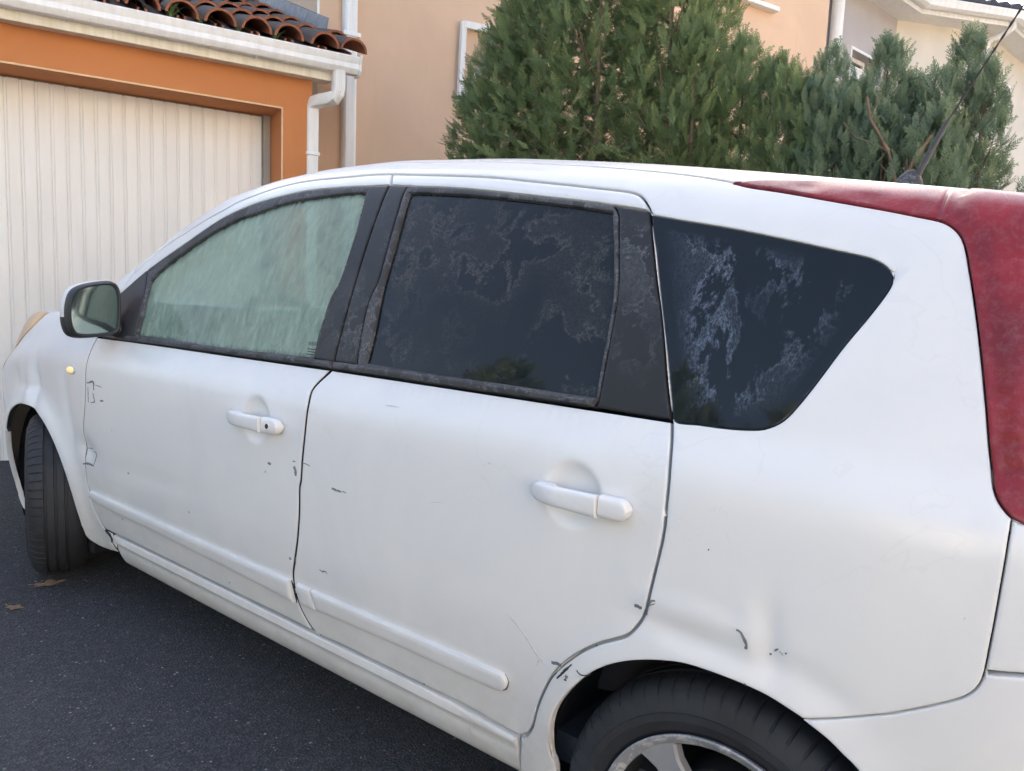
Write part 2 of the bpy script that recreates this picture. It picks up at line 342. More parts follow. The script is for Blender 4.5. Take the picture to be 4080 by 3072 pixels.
def fallen_leaf(x, y, size, rot, label, curl=.25):
    a = np.linspace(0, 2 * math.pi, 26, endpoint=False); lob = 1 + .28 * np.cos(5 * a) + .12 * np.sin(9 * a + 1)
    rr = size * .5 * lob * np.where(np.cos(a) > 0, 1.15, .8)
    V = [(0, 0, .006)]
    for k_, (t, r_) in enumerate(zip(a, rr)):
        px, py = r_ * math.cos(t), r_ * math.sin(t) * .62
        V.append((px, py, .004 + curl * (py * py + .4 * px * px) / size * (1 + .4 * math.sin(3 * t))))
    n = len(V); W = [(v[0], v[1], v[2] - .0012) for v in V]
    F = [(0, i, i % (n - 1) + 1) for i in range(1, n)] + [(n, n + i % (n - 1) + 1, n + i) for i in range(1, n)]
    F += [(i, n + i, n + i % (n - 1) + 1, i % (n - 1) + 1) for i in range(1, n)]
    c, s = math.cos(rot), math.sin(rot)
    VV = [(x + v[0] * c - v[1] * s, y + v[0] * s + v[1] * c, gz(x) + v[2]) for v in V + W]
    o = empty('fallen_leaf', (x, y, gz(x))); mesh('leaf_blade', VV, F, M['deadleaf'], o, 40)
    st = MB().tube([(x, y, gz(x) + .006), (x - .4 * size * c, y - .4 * size * s, gz(x) + .006), (x - .75 * size * c, y - .75 * size * s + .008, gz(x) + .01)], .0012, 5)
    st.build('stalk', M['deadleaf'], o, 60)
    return tag(o, label, 'leaf')
fallen_leaf(-3.03, -.02, .085, 1.25, 'brown dead leaf crushed against the bottom of the front tyre')
fallen_leaf(-1.295, .035, .06, .3, 'curled brown leaf lying on asphalt under the sill near the bottom edge')
fallen_leaf(-1.44, .0, .035, 2.2, 'tiny brown leaf scrap on asphalt left of the curled leaf', .1)
fallen_leaf(-2.9, -.17, .05, .6, 'thin dry leaf scrap on asphalt in front of the tyre', .05)

# ------------------------------------------------------------------ garage
P0 = np.array([-4.50647, 1.84553, 0.]); EU = np.array([.314410, .949287, 0.]); EN = np.array([.949287, -.314410, 0.])
def GP(u, n, z):
    p = P0 + u * EU + n * EN; return (p[0], p[1], z)
gar = empty('garage', GP(-1.2, .22, .06))
tag(gar, 'orange rendered garage with white boarded door and terracotta tile roof', 'garage')
NF = .30; UO = .048; UL = -2.48; ZT = 2.211; UR = .235
def build_garage():
    w = MB(); U_ = [(UL - .4, -.2), (UL, -.2), (UL, ZT), (UO, ZT), (UO, -.2), (UR, -.2), (UR, 2.42), (UL - .4, 2.42)]
    w.extr(lambda n_, u_, z_: GP(u_, n_, z_), U_, -.06, NF)
    wl = bevel(w.build('front_wall', M['orange'], gar), .005, 2)
    b_ = MB()   # pale corner bead along the reveal
    b_.box(GP, UL - .004, UO + .004, NF - .004, NF + .0025, ZT - .004, ZT + .005); b_.box(GP, UO - .004, UO + .005, NF - .004, NF + .0025, -.1, ZT - .004)
    b_.build('corner_bead', M['bead'], gar)
    sw = MB(); sw.box(GP, UR - .2, UR - .003, -4.2, -.062, -.2, 2.42); sw.build('side_wall', M['beige'], gar)
    # metal side frame and header behind the boards
    f = MB(); f.box(GP, .006, UO - .002, -.03, .05, -.15, ZT - .004); f.box(GP, UL, .006, -.03, -.008, -.15, ZT - .004)
    f.build('door_frame', M['frame_grey'], gar)
    door = mesh('garage_door', [GP(UL, -.02, 0), GP(.004, -.02, 0), GP(.004, -.02, ZT - .006), GP(UL, -.02, ZT - .006)], [(0, 1, 2, 3)], M['board'], gar)
    # boards: wide flat, with a narrow bead between
    pitch = .0733; bead = .017
    prof = [(0, -.012), (0, .0055), (.002, .0072), (pitch - bead - .002, .0072), (pitch - bead, .0055), (pitch - bead, -.012)]
    bpr = [(-.001, -.012), (-.001, .0002), (.0045, .0036), (bead * .5, .0046), (bead - .0035, .0036), (bead + .0025, .0002), (bead + .0025, -.012)]
    k_ = 0; u = .002
    while u > UL + .05:
        m = MB(); m.extr(lambda z, b, c: GP(u - pitch + bead + b + .0004, c, z), prof, .03, ZT - .012); recalc(m.build('board', M['board'], door))
        m = MB(); m.extr(lambda z, b, c: GP(u - pitch + b + .0012, c, z), [(p[0] * .88, p[1]) for p in bpr], .03, ZT - .014); recalc(m.build('bead', M['board'], door))
        u -= pitch; k_ += 1
    # eaves: soffit, fascia, gutter
    m = MB(); m.box(GP, UL - .4, .335, NF - .03, .385, 2.405, 2.4195); m.build('soffit', M['fascia'], gar)
    m = MB(); m.box(GP, UL - .4, .338, .386, .404, 2.397, 2.56); bevel(m.build('fascia', M['fascia'], gar), .003)
    gp = [(.408, 2.545), (.408, 2.452), (.425, 2.444), (.478, 2.444), (.492, 2.458), (.500, 2.472), (.497, 2.500), (.506, 2.520), (.512, 2.538), (.505, 2.545), (.498, 2.540), (.490, 2.50), (.484, 2.462), (.42, 2.455), (.414, 2.545)]
    m = MB(); m.extr(lambda a, b, c: GP(a, b, c), gp, UL - .4, .462); recalc(m.build('gutter', M['pvc'], gar, 30))
    m = MB(); m.extr(lambda a, b, c: GP(a, b, c), [(.405, 2.55), (.405, 2.436), (.485, 2.436), (.505, 2.46), (.505, 2.50), (.52, 2.545), (.52, 2.553)], .463, .478); recalc(m.build('gutter_end_cap', M['pvc'], gar))
    for uu in (-.15, -1.1, -2.0):
        m = MB(); m.extr(lambda a, b, c: GP(a, b, c), [(.404, 2.44), (.48, 2.438), (.496, 2.456), (.505, 2.475), (.502, 2.50), (.517, 2.54), (.517, 2.548), (.500, 2.545), (.49, 2.46), (.41, 2.448)], uu, uu + .006); m.build('gutter_bracket', M['pvc'], gar)
    # downpipe: outlet, swan neck back to the wall, ribbed square pipe
    pts = [(.351, .45, 2.46), (.351, .45, 2.40), (.350, .45, 2.345), (.345, .447, 2.315), (.330, .437, 2.293), (.306, .408, 2.285), (.270, .36, 2.280), (.248, .318, 2.272), (.239, .296, 2.252), (.239, .287, 2.222), (.239, .285, 2.0), (.239, .285, .10)]
    m = MB(); hw = .037; V = []; n = 20
    def sec(a):
        # rounded square with shallow ribs on its faces
        c, s = math.cos(a), math.sin(a); r_ = hw / max(abs(c), abs(s)); r_ = min(r_, hw * 1.22)
        return r_ * c, r_ * s
    NS = 40
    for i, p in enumerate(pts):
        q = np.array(GP(*p)); t = np.array(GP(*pts[min(i + 1, len(pts) - 1)])) - np.array(GP(*pts[max(i - 1, 0)])); t /= np.linalg.norm(t)
        e1 = EU - t * (EU @ t); e1 /= np.linalg.norm(e1); e2 = np.cross(t, e1)
        for k_ in range(NS):
            a, b = sec(2 * math.pi * (k_ + .5) / NS); rib = 1 - .035 * (k_ % 2); V.append(q + rib * (a * e1 + b * e2))
    F = [(i * NS + k_, i * NS + (k_ + 1) % NS, (i + 1) * NS + (k_ + 1) % NS, (i + 1) * NS + k_) for i in range(len(pts) - 1) for k_ in range(NS)]
    m.add(V, F); recalc(m.build('downpipe', M['pvc'], gar, 24))
    for zz in (1.95, .9):
        m = MB(); m.box(GP, .197, .281, .222, .328, zz, zz + .022); bevel(m.build('pipe_clip', M['pvc'], gar), .004)
    # roof: slab, channel tiles, cover tiles
    pitchang = math.atan(.40); ca, sa = math.cos(pitchang), math.sin(pitchang)
    def RP(u, s, h):   # s up the slope from the eave edge, h above the slope
        return GP(u, .44 - s * ca - h * sa * 0, 2.528 + s * sa + h)
    m = MB(); m.box(lambda a, b, c: RP(a, b, c), UL - .4, .40, .06, 4.6, -.05, -.012)
    roof = m.build('roof', M['roofdark'], gar)
    def tile_mesh(R0, R1, L, th, flip):
        V = []; F = []; na = 11
        for s_, rr in ((0, R0), (L, R1)):
            for o_ in (0, th):
                for k_ in range(na):
                    a = math.pi * (k_ / (na - 1)); V.append(((rr - o_) * math.cos(a), s_, (rr - o_) * math.sin(a) * (.92 if not flip else -.62)))
        idx = lambda e, o_, k_: (e * 2 + o_) * na + k_
        for k_ in range(na - 1):
            F.append((idx(0, 0, k_), idx(1, 0, k_), idx(1, 0, k_ + 1), idx(0, 0, k_ + 1)))
            F.append((idx(0, 1, k_), idx(0, 1, k_ + 1), idx(1, 1, k_ + 1), idx(1, 1, k_)))
            F.append((idx(0, 0, k_), idx(0, 0, k_ + 1), idx(0, 1, k_ + 1), idx(0, 1, k_)))
            F.append((idx(1, 0, k_), idx(1, 1, k_), idx(1, 1, k_ + 1), idx(1, 0, k_ + 1)))
        F.append((idx(0, 0, 0), idx(0, 1, 0), idx(1, 1, 0), idx(1, 0, 0))); F.append((idx(0, 0, na - 1), idx(1, 0, na - 1), idx(1, 1, na - 1), idx(0, 1, na - 1)))
        me = bpy.data.meshes.new('tile'); me.from_pydata(V, [], F); me.materials.append(M['tile']); me.polygons.foreach_set('use_smooth', np.ones(len(F), dtype=bool)); me.set_sharp_from_angle(angle=R(40)); me.update(); return me
    cover = tile_mesh(.088, .072, .46, .014, False); chan = tile_mesh(.088, .075, .46, .013, True)
    def put(me, name, u, s, h, jit):
        o = bpy.data.objects.new(name, me); link(o, roof)
        b = Matrix(((EU[0], -EN[0] * ca, EN[0] * sa, 0), (EU[1], -EN[1] * ca, EN[1] * sa, 0), (0, sa, ca, 0), (0, 0, 0, 1)))
        o.matrix_local = Matrix.Translation(Vector(RP(u, s, h))) @ b @ Matrix.Rotation(rng.normal(0, .012) * jit - (.05 if jit == 1 else 0), 4, 'X') @ Matrix.Rotation(rng.normal(0, .02) * jit, 4, 'Z') @ Matrix.Rotation(rng.normal(0, .02) * jit, 4, 'Y')
        return o
    for c in range(17):
        u = .448 - .199 * c
        nc = 7
        for r_ in range(nc):
            s = -.02 + .355 * r_ + rng.normal(0, .008)
            if c == 0 and r_ > 1: break
            put(cover, 'tile', u + rng.normal(0, .004), s, .060, 1)
            if c: put(chan, 'channel_tile', u + .0995, s + .03, .052, .5)
    # zinc flashing against the house, with a torn front end
    m = MB()
    fl = lambda s, du, h: (RP(.455 + du, s, h))
    S = np.linspace(.52, 4.4, 40)
    V = []; 
    for s in S: V += [fl(s, -.10, .085 + .01 * math.sin(9 * s)), fl(s, -.012, .10), fl(s, .0, .19), fl(s, .012, .195)]
    F = [(4 * i + j, 4 * i + j + 1, 4 * i + j + 5, 4 * i + j + 4) for i in range(len(S) - 1) for j in range(3)]
    m.add(V, F)
    V = [fl(.52 - .03 * j - (.02 if j % 2 else 0), -.10 + .03 * (j % 3), .085 + .012 * (j % 2)) for j in range(8)] + [fl(.52 - .025 * j, .01, .13 - .012 * j) for j in range(8)]
    m.add(V, [(j, j + 1, 9 + j, 8 + j) for j in range(7)])
    m.build('flashing', M['zinc'], gar)
build_garage()
def weed(u, s, h, n, label):
    base = Vector(GP(u, .44 - s, 2.55)); o = empty('gutter_weed', base)
    g = MB()
    for i in range(n):
        a = rng.uniform(0, 6.28); l_ = h * rng.uniform(.5, 1.1); t = rng.uniform(.15, .6)
        d = Vector((math.cos(a) * t, math.sin(a) * t, 1)).normalized(); s_ = d.cross(Vector((0, 0, 1))).normalized() * (.002 + .004 * rng.random())
        m_ = base + d * l_ * .55; e = base + d * l_ + Vector((math.cos(a), math.sin(a), -.6)) * l_ * .25
        b = len(g.V); g.V += [tuple(base - s_ * .5), tuple(base + s_ * .5), tuple(m_ + s_), tuple(m_ - s_), tuple(e)]; g.F += [(b, b + 1, b + 2, b + 3), (b + 3, b + 2, b + 4)]; g.M += [0, 0]
    g.build('blades', M['weed'], o)
    tag(o, label, 'weed')
weed(-.03, .03, .10, 40, 'green grassy weed sprouting under the third tile from the left at the garage gutter')
weed(-.24, .02, .08, 30, 'small green weed beside the second tile from the left at the garage gutter')
weed(-.60, .03, .13, 46, 'tallest green weed in the gutter at the top left of the roof')
weed(-.45, .03, .09, 34, 'grass tuft between the two leftmost visible roof tiles')

# ------------------------------------------------------------------ house behind the hedge
NB = -.30
def build_house():
    h = empty('house', GP(3.2, NB, 0)); tag(h, 'beige rendered two storey house behind the big hedge', 'house')
    uA, uE, zt = .469, 6.05, 5.9
    # front wall with openings
    ops = [(3.55, 5.02, 4.095, 5.35), (2.2, 3.0, .9, 2.2)]
    us = sorted({uA, uE, *[o for q in ops for o in q[:2]]}); zs = sorted({-.3, zt, *[o for q in ops for o in q[2:]]})
    m = MB()
    for i in range(len(us) - 1):
        for j in range(len(zs) - 1):
            cu, cz = (us[i] + us[i + 1]) / 2, (zs[j] + zs[j + 1]) / 2
            if any(q[0] < cu < q[1] and q[2] < cz < q[3] for q in ops): continue
            m.add([GP(us[i], NB, zs[j]), GP(us[i + 1], NB, zs[j]), GP(us[i + 1], NB, zs[j + 1]), GP(us[i], NB, zs[j + 1])], [(0, 1, 2, 3)])
    for (a, b, c, d) in ops:
        for (p, q) in (((a, c), (b, c)), ((b, c), (b, d)), ((b, d), (a, d)), ((a, d), (a, c))):
            m.add([GP(p[0], NB, p[1]), GP(q[0], NB, q[1]), GP(q[0], NB - .16, q[1]), GP(p[0], NB - .16, p[1])], [(0, 1, 2, 3)])
    # side wall above the garage roof and end wall
    m.add([GP(uA, NB, -.3), GP(uA, -8, -.3), GP(uA, -8, zt), GP(uA, NB, zt)], [(0, 1, 2, 3)])
    m.add([GP(uE, NB, -.3), GP(uE, -8, -.3), GP(uE, -8, zt), GP(uE, NB, zt)], [(3, 2, 1, 0)])
    m.add([GP(uA, -8, -.3), GP(uE, -8, -.3), GP(uE, -8, zt), GP(uA, -8, zt)], [(3, 2, 1, 0)])
    m.build('wall', M['beige'], h)
    m = MB(); m.box(GP, uA - .006, uA + .008, NB - .004, NB + .006, 2.7, zt); m.build('corner_bead', M['pvc'], h)
    for (a, b, c, d) in ops:
        w = MB()
        for (x0, x1, z0, z1) in ((a, b, c, c + .06), (a, b, d - .06, d), (a, a + .06, c + .06, d - .06), (b - .06, b, c + .06, d - .06), ((a + b) / 2 - .04, (a + b) / 2 + .04, c + .06, d - .06)):
            w.box(GP, x0, x1, NB - .16, NB - .10, z0, z1)
        wo = bevel(w.build('window', M['pvc'], h), .004)
        for (x0, x1) in ((a + .06, (a + b) / 2 - .04), ((a + b) / 2 + .04, b - .06)):
            p = MB(); p.box(GP, x0, x1, NB - .14, NB - .13, c + .06, d - .06); p.build('pane', M['pane'], wo)
        s = MB(); s.box(GP, a - .14, b + .14, NB - .10, NB + .09, c - .048, c - .002); bevel(s.build('window_sill', M['pvc'], h), .006)
    # downpipe with clips
    m = MB(); pr = []
    for k_ in range(24):
        a = 2 * math.pi * (k_ + .5) / 24; c, s = math.cos(a), math.sin(a); r_ = min(.047 / max(abs(c), abs(s)), .056) * (1 - .03 * (k_ % 2)); pr.append((r_ * c, r_ * s))
    m.extr(lambda z, b, c: GP(.672 + b, NB + .075 + c, z), pr, .1, 5.6); recalc(m.build('downpipe', M['pvc'], h, 24))
    for zz in (1.6, 2.88, 4.2):
        m = MB(); m.box(GP, .608, .736, NB, NB + .13, zz, zz + .03); bevel(m.build('pipe_clip', M['pvc'], h), .004)
    # white bracket frame on the wall next to the hedge
    b = MB()
    for (p, q, wd_) in (((1.592, 2.60), (1.605, 3.20), .022), ((1.60, 3.18), (1.86, 3.19), .026), ((1.598, 2.61), (1.86, 3.02), .026), ((1.85, 3.0), (1.85, 3.20), .022)):
        dx, dz = q[0] - p[0], q[1] - p[1]; L = math.hypot(dx, dz); nx, nz = -dz / L * wd_, dx / L * wd_
        b.box(lambda s, t, n_: GP(p[0] + dx * s + nx * t, n_, p[1] + dz * s + nz * t), 0, 1, -1, 1, NB + .012 + .004 * len(b.F) / 6, NB + .05 + .004 * len(b.F) / 6)
    bevel(b.build('wall_bracket', M['pvc'], h), .003)
    # roof with overhang
    m = MB(); ue = (uA - .4, uE + .12); prof = [(NB + .45, zt - .08), (NB + .45, zt + .04), (-4.1, zt + 1.5), (-8.4, zt + .02), (-8.4, zt - .1), (-4.1, zt + 1.36)]
    m.extr(lambda a, b_, c: GP(a, b_, c), prof, *ue); recalc(m.build('roof', M['tile'], h))
    m = MB(); m.box(GP, ue[0], ue[1], NB + .452, NB + .57, zt - .09, zt + .05); m.build('gutter', M['pvc'], h)
build_house()

# ------------------------------------------------------------------ neighbouring house: grey bay, cream wing
def build_neighbour():
    Q0 = np.array([-3.17386, 7.77736, 0]); d48 = np.array([.16290, .98664, 0]); d76 = np.array([.60703, .79468, 0]); d47 = np.array([.14566, .98934, 0])
    K0 = np.array([-2.793, 10.082, 0]); O0 = np.array([-1.957, 11.177, 0])
    nrm = lambda d: np.array([d[1], -d[0], 0])
    def fr(Q, d):
        n = nrm(d)
        return lambda a, b, z: tuple(Q + a * d + b * n + np.array([0, 0, z]))
    G, Cc, E = fr(Q0, d48), fr(K0, d76), fr(O0, d47)
    h = empty('neighbouring_house', tuple(K0)); tag(h, 'grey and cream neighbouring house with white gutter at the top right', 'house')
    def wall(nm, f, s0, s1, z1, ops, mat):
        us = sorted({s0, s1, *[o for q in ops for o in q[:2]]}); zs = sorted({-.5, z1, *[o for q in ops for o in q[2:]]}); m = MB()
        for i in range(len(us) - 1):
            for j in range(len(zs) - 1):
                cu, cz = (us[i] + us[i + 1]) / 2, (zs[j] + zs[j + 1]) / 2
                if any(q[0] < cu < q[1] and q[2] < cz < q[3] for q in ops): continue
                m.add([f(us[i], 0, zs[j]), f(us[i + 1], 0, zs[j]), f(us[i + 1], 0, zs[j + 1]), f(us[i], 0, zs[j + 1])], [(0, 1, 2, 3)])
        for (a, b, c, d) in ops:
            for (p, q) in (((a, c), (b, c)), ((b, c), (b, d)), ((b, d), (a, d)), ((a, d), (a, c))):
                m.add([f(p[0], 0, p[1]), f(q[0], 0, q[1]), f(q[0], -.2, q[1]), f(p[0], -.2, p[1])], [(0, 1, 2, 3)])
        return m.build(nm, mat, h)
    wall('grey_wall', G, -.5, 2.336, 4.87, [(1.15, 1.82, 3.2, 4.225)], M['greywall'])
    wall('cream_wall', Cc, 0, 1.378, 4.87, [], M['cream'])
    wall('cream_side_wall', E, 0, 7.0, 4.87, [(.80, 1.25, 3.6, 4.40)], M['cream'])
    for f, (a, b, c, d), roll in ((G, (1.15, 1.82, 3.2, 4.225), True), (E, (.80, 1.25, 3.6, 4.40), False)):
        w = MB()
        for (x0, x1, z0, z1) in ((a, b, c, c + .05), (a, b, d - .05, d), (a, a + .05, c + .05, d - .05), (b - .05, b, c + .05, d - .05)):
            w.box(f, x0, x1, -.2, -.13, z0, z1)
        wo = bevel(w.build('window', M['pvc'], h), .004)
        p = MB(); p.box(f, a + .05, b - .05, -.175, -.165, c + .05, d - .05); p.build('pane', M['pane'], wo)
        r_ = MB()
        for (x0, x1, z0, z1) in ((a - .03, a, c, d + .03), (b, b + .03, c, d + .03), (a, b, d, d + .03)): r_.box(f, x0, x1, -.002, .014, z0, z1)
        r_.build('window_surround', M['pvc'], h)
        if roll:
            for i in range(4):
                s = MB(); s.box(f, a + .01, b - .01, -.125, -.105, 4.12 - .035 * (i + 1) + .004, 4.12 - .035 * i); bevel(s.build('shutter_slat', M['pvc'], wo), .004)
    # white pipe where the grey bay meets the first house
    m = MB(); pr = [(.07 * math.cos(a), .07 * math.sin(a)) for a in np.linspace(0, 2 * math.pi, 14, endpoint=False)]
    m.extr(lambda z, b, c: G(.56 + b, .09 + c, z), pr, .1, 5.4); recalc(m.build('downpipe', M['pvc'], h, 40))
    # eaves along the grey bay, the cream wall and its side: soffit, fascia, gutter, roof edge
    n48, n76, n47 = nrm(d48), nrm(d76), nrm(d47)
    def corner(A, da, na, B, db, nb, off):   # intersection of the two lines shifted outwards by off
        p, q = A + na * off, B + nb * off
        t = np.linalg.solve(np.array([[da[0], -db[0]], [da[1], -db[1]]]), (q - p)[:2]); return p + da * t[0]
    def strip(nm, mat, prof, caps=True):
        """profile [(off,z)] swept along the three walls"""
        V = []; n = len(prof)
        for off, z in prof: V.append(Q0 - .6 * d48 + n48 * off + np.array([0, 0, z]))
        for off, z in prof: V.append(corner(Q0, d48, n48, K0, d76, n76, off) + np.array([0, 0, z]))
        for off, z in prof: V.append(corner(K0, d76, n76, O0, d47, n47, off) + np.array([0, 0, z]))
        for off, z in prof: V.append(O0 + 7.2 * d47 + n47 * off + np.array([0, 0, z]))
        F = [(i * n + k_, i * n + (k_ + 1) % n, (i + 1) * n + (k_ + 1) % n, (i + 1) * n + k_) for i in range(3) for k_ in range(n)]
        F += [tuple(range(n)), tuple(range(3 * n, 4 * n))]
        return recalc(mesh(nm, V, F, mat, h))
    strip('soffit', M['pvc'], [(-.05, 4.86), (.30, 4.86), (.30, 4.89), (-.05, 4.89)])
    strip('fascia', M['pvc'], [(.302, 4.845), (.325, 4.845), (.325, 4.99), (.302, 4.99)])
    strip('gutter', M['pvc'], [(.33, 4.90), (.40, 4.885), (.45, 4.91), (.46, 4.95), (.475, 4.985), (.475, 4.998), (.45, 4.998), (.43, 4.93), (.35, 4.915), (.335, 4.99)])
    strip('roof', M['roofdark'], [(.42, 5.00), (.42, 5.03), (-3.0, 5.95), (-3.0, 5.9)])
    # rows of tile ends along the roof edge
    for (A, d, n_, s0, s1, nm) in ((K0, d76, n76, .1, 1.55, 0), (O0, d47, n47, .1, 5., 1)):
        s = s0
        while s < s1:
            m = MB(); V = []; na = 7
            for e, (o_, zz) in enumerate(((.44, 5.025), (-.1, 5.17))):
                for k_ in range(na):
                    a = math.pi * k_ / (na - 1); q = A + d * (s + .075 * math.cos(a)) + n_ * o_; V.append((q[0], q[1], zz + .07 * math.sin(a)))
            m.add(V, [(k_, k_ + 1, na + k_ + 1, na + k_) for k_ in range(na - 1)] + [tuple(range(na))]); m.build('roof_tile', M['roofdark'], h, 50); s += .19
    # outlet pipe under the eave corner
    e = corner(K0, d76, n76, O0, d47, n47, .36); q = O0 + n76 * .05
    m = MB(); m.tube([(e[0], e[1], 4.90), (e[0], e[1], 4.84), (e[0] * .85 + q[0] * .15, e[1] * .85 + q[1] * .15, 4.79), (q[0] * .9 + e[0] * .1, q[1] * .9 + e[1] * .1, 4.74), (q[0], q[1], 4.68), (q[0], q[1], .1)], .04, 10); m.build('downpipe', M['pvc'], h, 50)
    q = K0 + d76 * .95 - n76 * 1.0
    m = MB(); m.box(lambda a, b, c: (q[0] + a, q[1] + b, c), -.16, .16, -.16, .16, 5.1, 5.75); m.box(lambda a, b, c: (q[0] + a, q[1] + b, c), -.2, .2, -.2, .2, 5.75, 5.81); m.build('chimney', M['orange'], h)
build_neighbour()

# ------------------------------------------------------------------ cypress hedge
def frond(L, rg, droop):
    """flat scale-leaf spray: side twigs left and right of a rib, each with small scale tufts (list of triangles in local x=along, y=across, z)"""
    T = []
    def leafl(p, d, l_, w_):
        s = np.array([-d[1], d[0], 0]) * w_; T.append((p - s, p + s, p + d * l_))
    n = 8
    for i in range(n):
        f = .08 + .84 * i / (n - 1); p = np.array([f * L, 0, -droop * f * f * L]); l_ = L * (.40 * (1 - f) ** .75 + .07) * rg.uniform(.75, 1.2)
        for sgn in (-1, 1):
            an = R(33 + rg.uniform(-8, 8)); d = np.array([math.cos(an), sgn * math.sin(an), rg.uniform(-.15, .1)]); leafl(p, d, l_, L * .019)
            for q in (.26, .58) if i < 6 else (.4,):
                pp = p + d * l_ * q
                for s2 in (-1, 1):
                    a2 = an + s2 * R(27); d2 = np.array([math.cos(a2), sgn * math.sin(a2), d[2] - .05]); leafl(pp, d2, l_ * (.40 - .2 * q), L * .019)
    p = np.array([L * .86, 0, -droop * .75 * L]); leafl(p, np.array([1, 0, -.15]), L * .2, L * .018)
    T.append((np.array([0, -.008 * L, 0.]), np.array([0, .008 * L, 0.]), np.array([L * .95, 0, -droop * .9 * L])))
    return np.array(T)
FR = [frond(1., np.random.default_rng(i), d) for i, d in enumerate((.05, .15, .25, .0, .1))]
def conifer(name, lobes, nfr, label, mat, seed, size=(.10, .20), dead=0, group=None, inner=.35, base=None, taper=.55, lift=(.0, .95)):
    """lobes: (x,y,z0,z1,radius) leader shoots; fronds sit on and inside their hulls, pointing out and up"""
    g = np.random.default_rng(seed)
    lob = np.array(lobes); o = empty(name, base or (lob[:, 0].mean(), lob[:, 1].mean(), gz(lob[:, 0].mean())))
    area = lob[:, 4] * (lob[:, 3] - lob[:, 2]); pick = g.choice(len(lob), nfr, p=area / area.sum())
    vis = []; 
    L = lob[pick]; t = g.random(nfr) ** .85; th = g.uniform(0, 2 * math.pi, nfr)
    rad = L[:, 4] * np.clip(1 - t, 0, 1) ** taper * (.95 + .12 * np.sin(7 * th + 9 * t)); rad = np.maximum(rad, .015)
    depth = np.where(g.random(nfr) < inner, g.uniform(.45, .85, nfr), g.uniform(.86, 1.06, nfr)); rr = rad * depth
    P = np.stack([L[:, 0] + rr * np.cos(th), L[:, 1] + rr * np.sin(th), L[:, 2] + t * (L[:, 3] - L[:, 2])], -1)
    out = np.stack([np.cos(th), np.sin(th), np.zeros(nfr)], -1); up = np.array([0, 0, 1.])
    el = g.uniform(*lift, nfr) + .8 * t ** 3
    D = out * np.cos(el)[:, None] + up * np.sin(el)[:, None]; D += g.normal(0, .30, D.shape); D /= np.linalg.norm(D, axis=1, keepdims=True)
    S = np.cross(D, up + g.normal(0, .30, D.shape)); S /= np.linalg.norm(S, axis=1, keepdims=True); N = np.cross(D, S)
    # sprays hang with their flat side turned roughly outward
    tw = g.normal(0, .38, nfr); S, N = S * np.cos(tw)[:, None] + N * np.sin(tw)[:, None], N * np.cos(tw)[:, None] - S * np.sin(tw)[:, None]
    sz = g.uniform(size[0], size[1], nfr) * (1 - .25 * t)
    P = P - D * sz[:, None] * .45
    k_ = g.integers(0, len(FR), nfr); allv = []; allt = []; ftint = np.clip(g.normal(.52, .26, nfr), 0, 1)
    for j in range(len(FR)):
        m_ = k_ == j
        if not m_.any(): continue
        T = FR[j].reshape(-1, 3)
        v = P[m_][:, None, :] + sz[m_][:, None, None] * (T[None, :, 0:1] * D[m_][:, None, :] + T[None, :, 1:2] * S[m_][:, None, :] + T[None, :, 2:3] * N[m_][:, None, :])
        allv.append(v.reshape(-1, 3)); allt.append((ftint[m_][:, None] * (.35 + .75 * np.clip(T[None, :, 0] + .5 * np.abs(T[None, :, 1]), 0, 1))).ravel())
    V = np.concatenate(allv); nt_ = len(V) // 3
    me = bpy.data.meshes.new('crown'); me.vertices.add(len(V)); me.vertices.foreach_set('co', V.astype(np.float32).ravel())
    me.loops.add(len(V)); me.loops.foreach_set('vertex_index', np.arange(len(V), dtype=np.int32))
    me.polygons.add(nt_); me.polygons.foreach_set('loop_start', np.arange(0, len(V), 3, dtype=np.int32))
    me.update(calc_edges=True); me.materials.append(mat)
    ta = me.attributes.new('tint', 'FLOAT', 'POINT'); ta.data.foreach_set('value', np.concatenate(allt).astype(np.float32))
    c = bpy.data.objects.new('crown', me); link(c, o); c.matrix_parent_inverse = Matrix.Translation(-o.location)
    # dark heart so that no daylight passes through the thick of it: woody stems with side limbs
    m = MB()
    for l_ in lob:
        m.tube([(l_[0], l_[1], gz(l_[0]) - .05), (l_[0] + .02, l_[1], (l_[2] + l_[3]) / 2), (l_[0], l_[1], l_[3] - .12)], [.028, .016, .004], 6)
        for q in range(10):
            zz = l_[2] + (l_[3] - l_[2]) * g.uniform(.02, .8); a = g.uniform(0, 6.28); r_ = l_[4] * .85 * (1 - (zz - l_[2]) / (l_[3] - l_[2])) ** .6
            m.tube([(l_[0], l_[1], zz), (l_[0] + r_ * .6 * math.cos(a), l_[1] + r_ * .6 * math.sin(a), zz + r_ * .35), (l_[0] + r_ * math.cos(a), l_[1] + r_ * math.sin(a), zz + r_ * .9)], [.009, .006, .002], 5)
    m.build('trunk', M['wood'], o, 60)
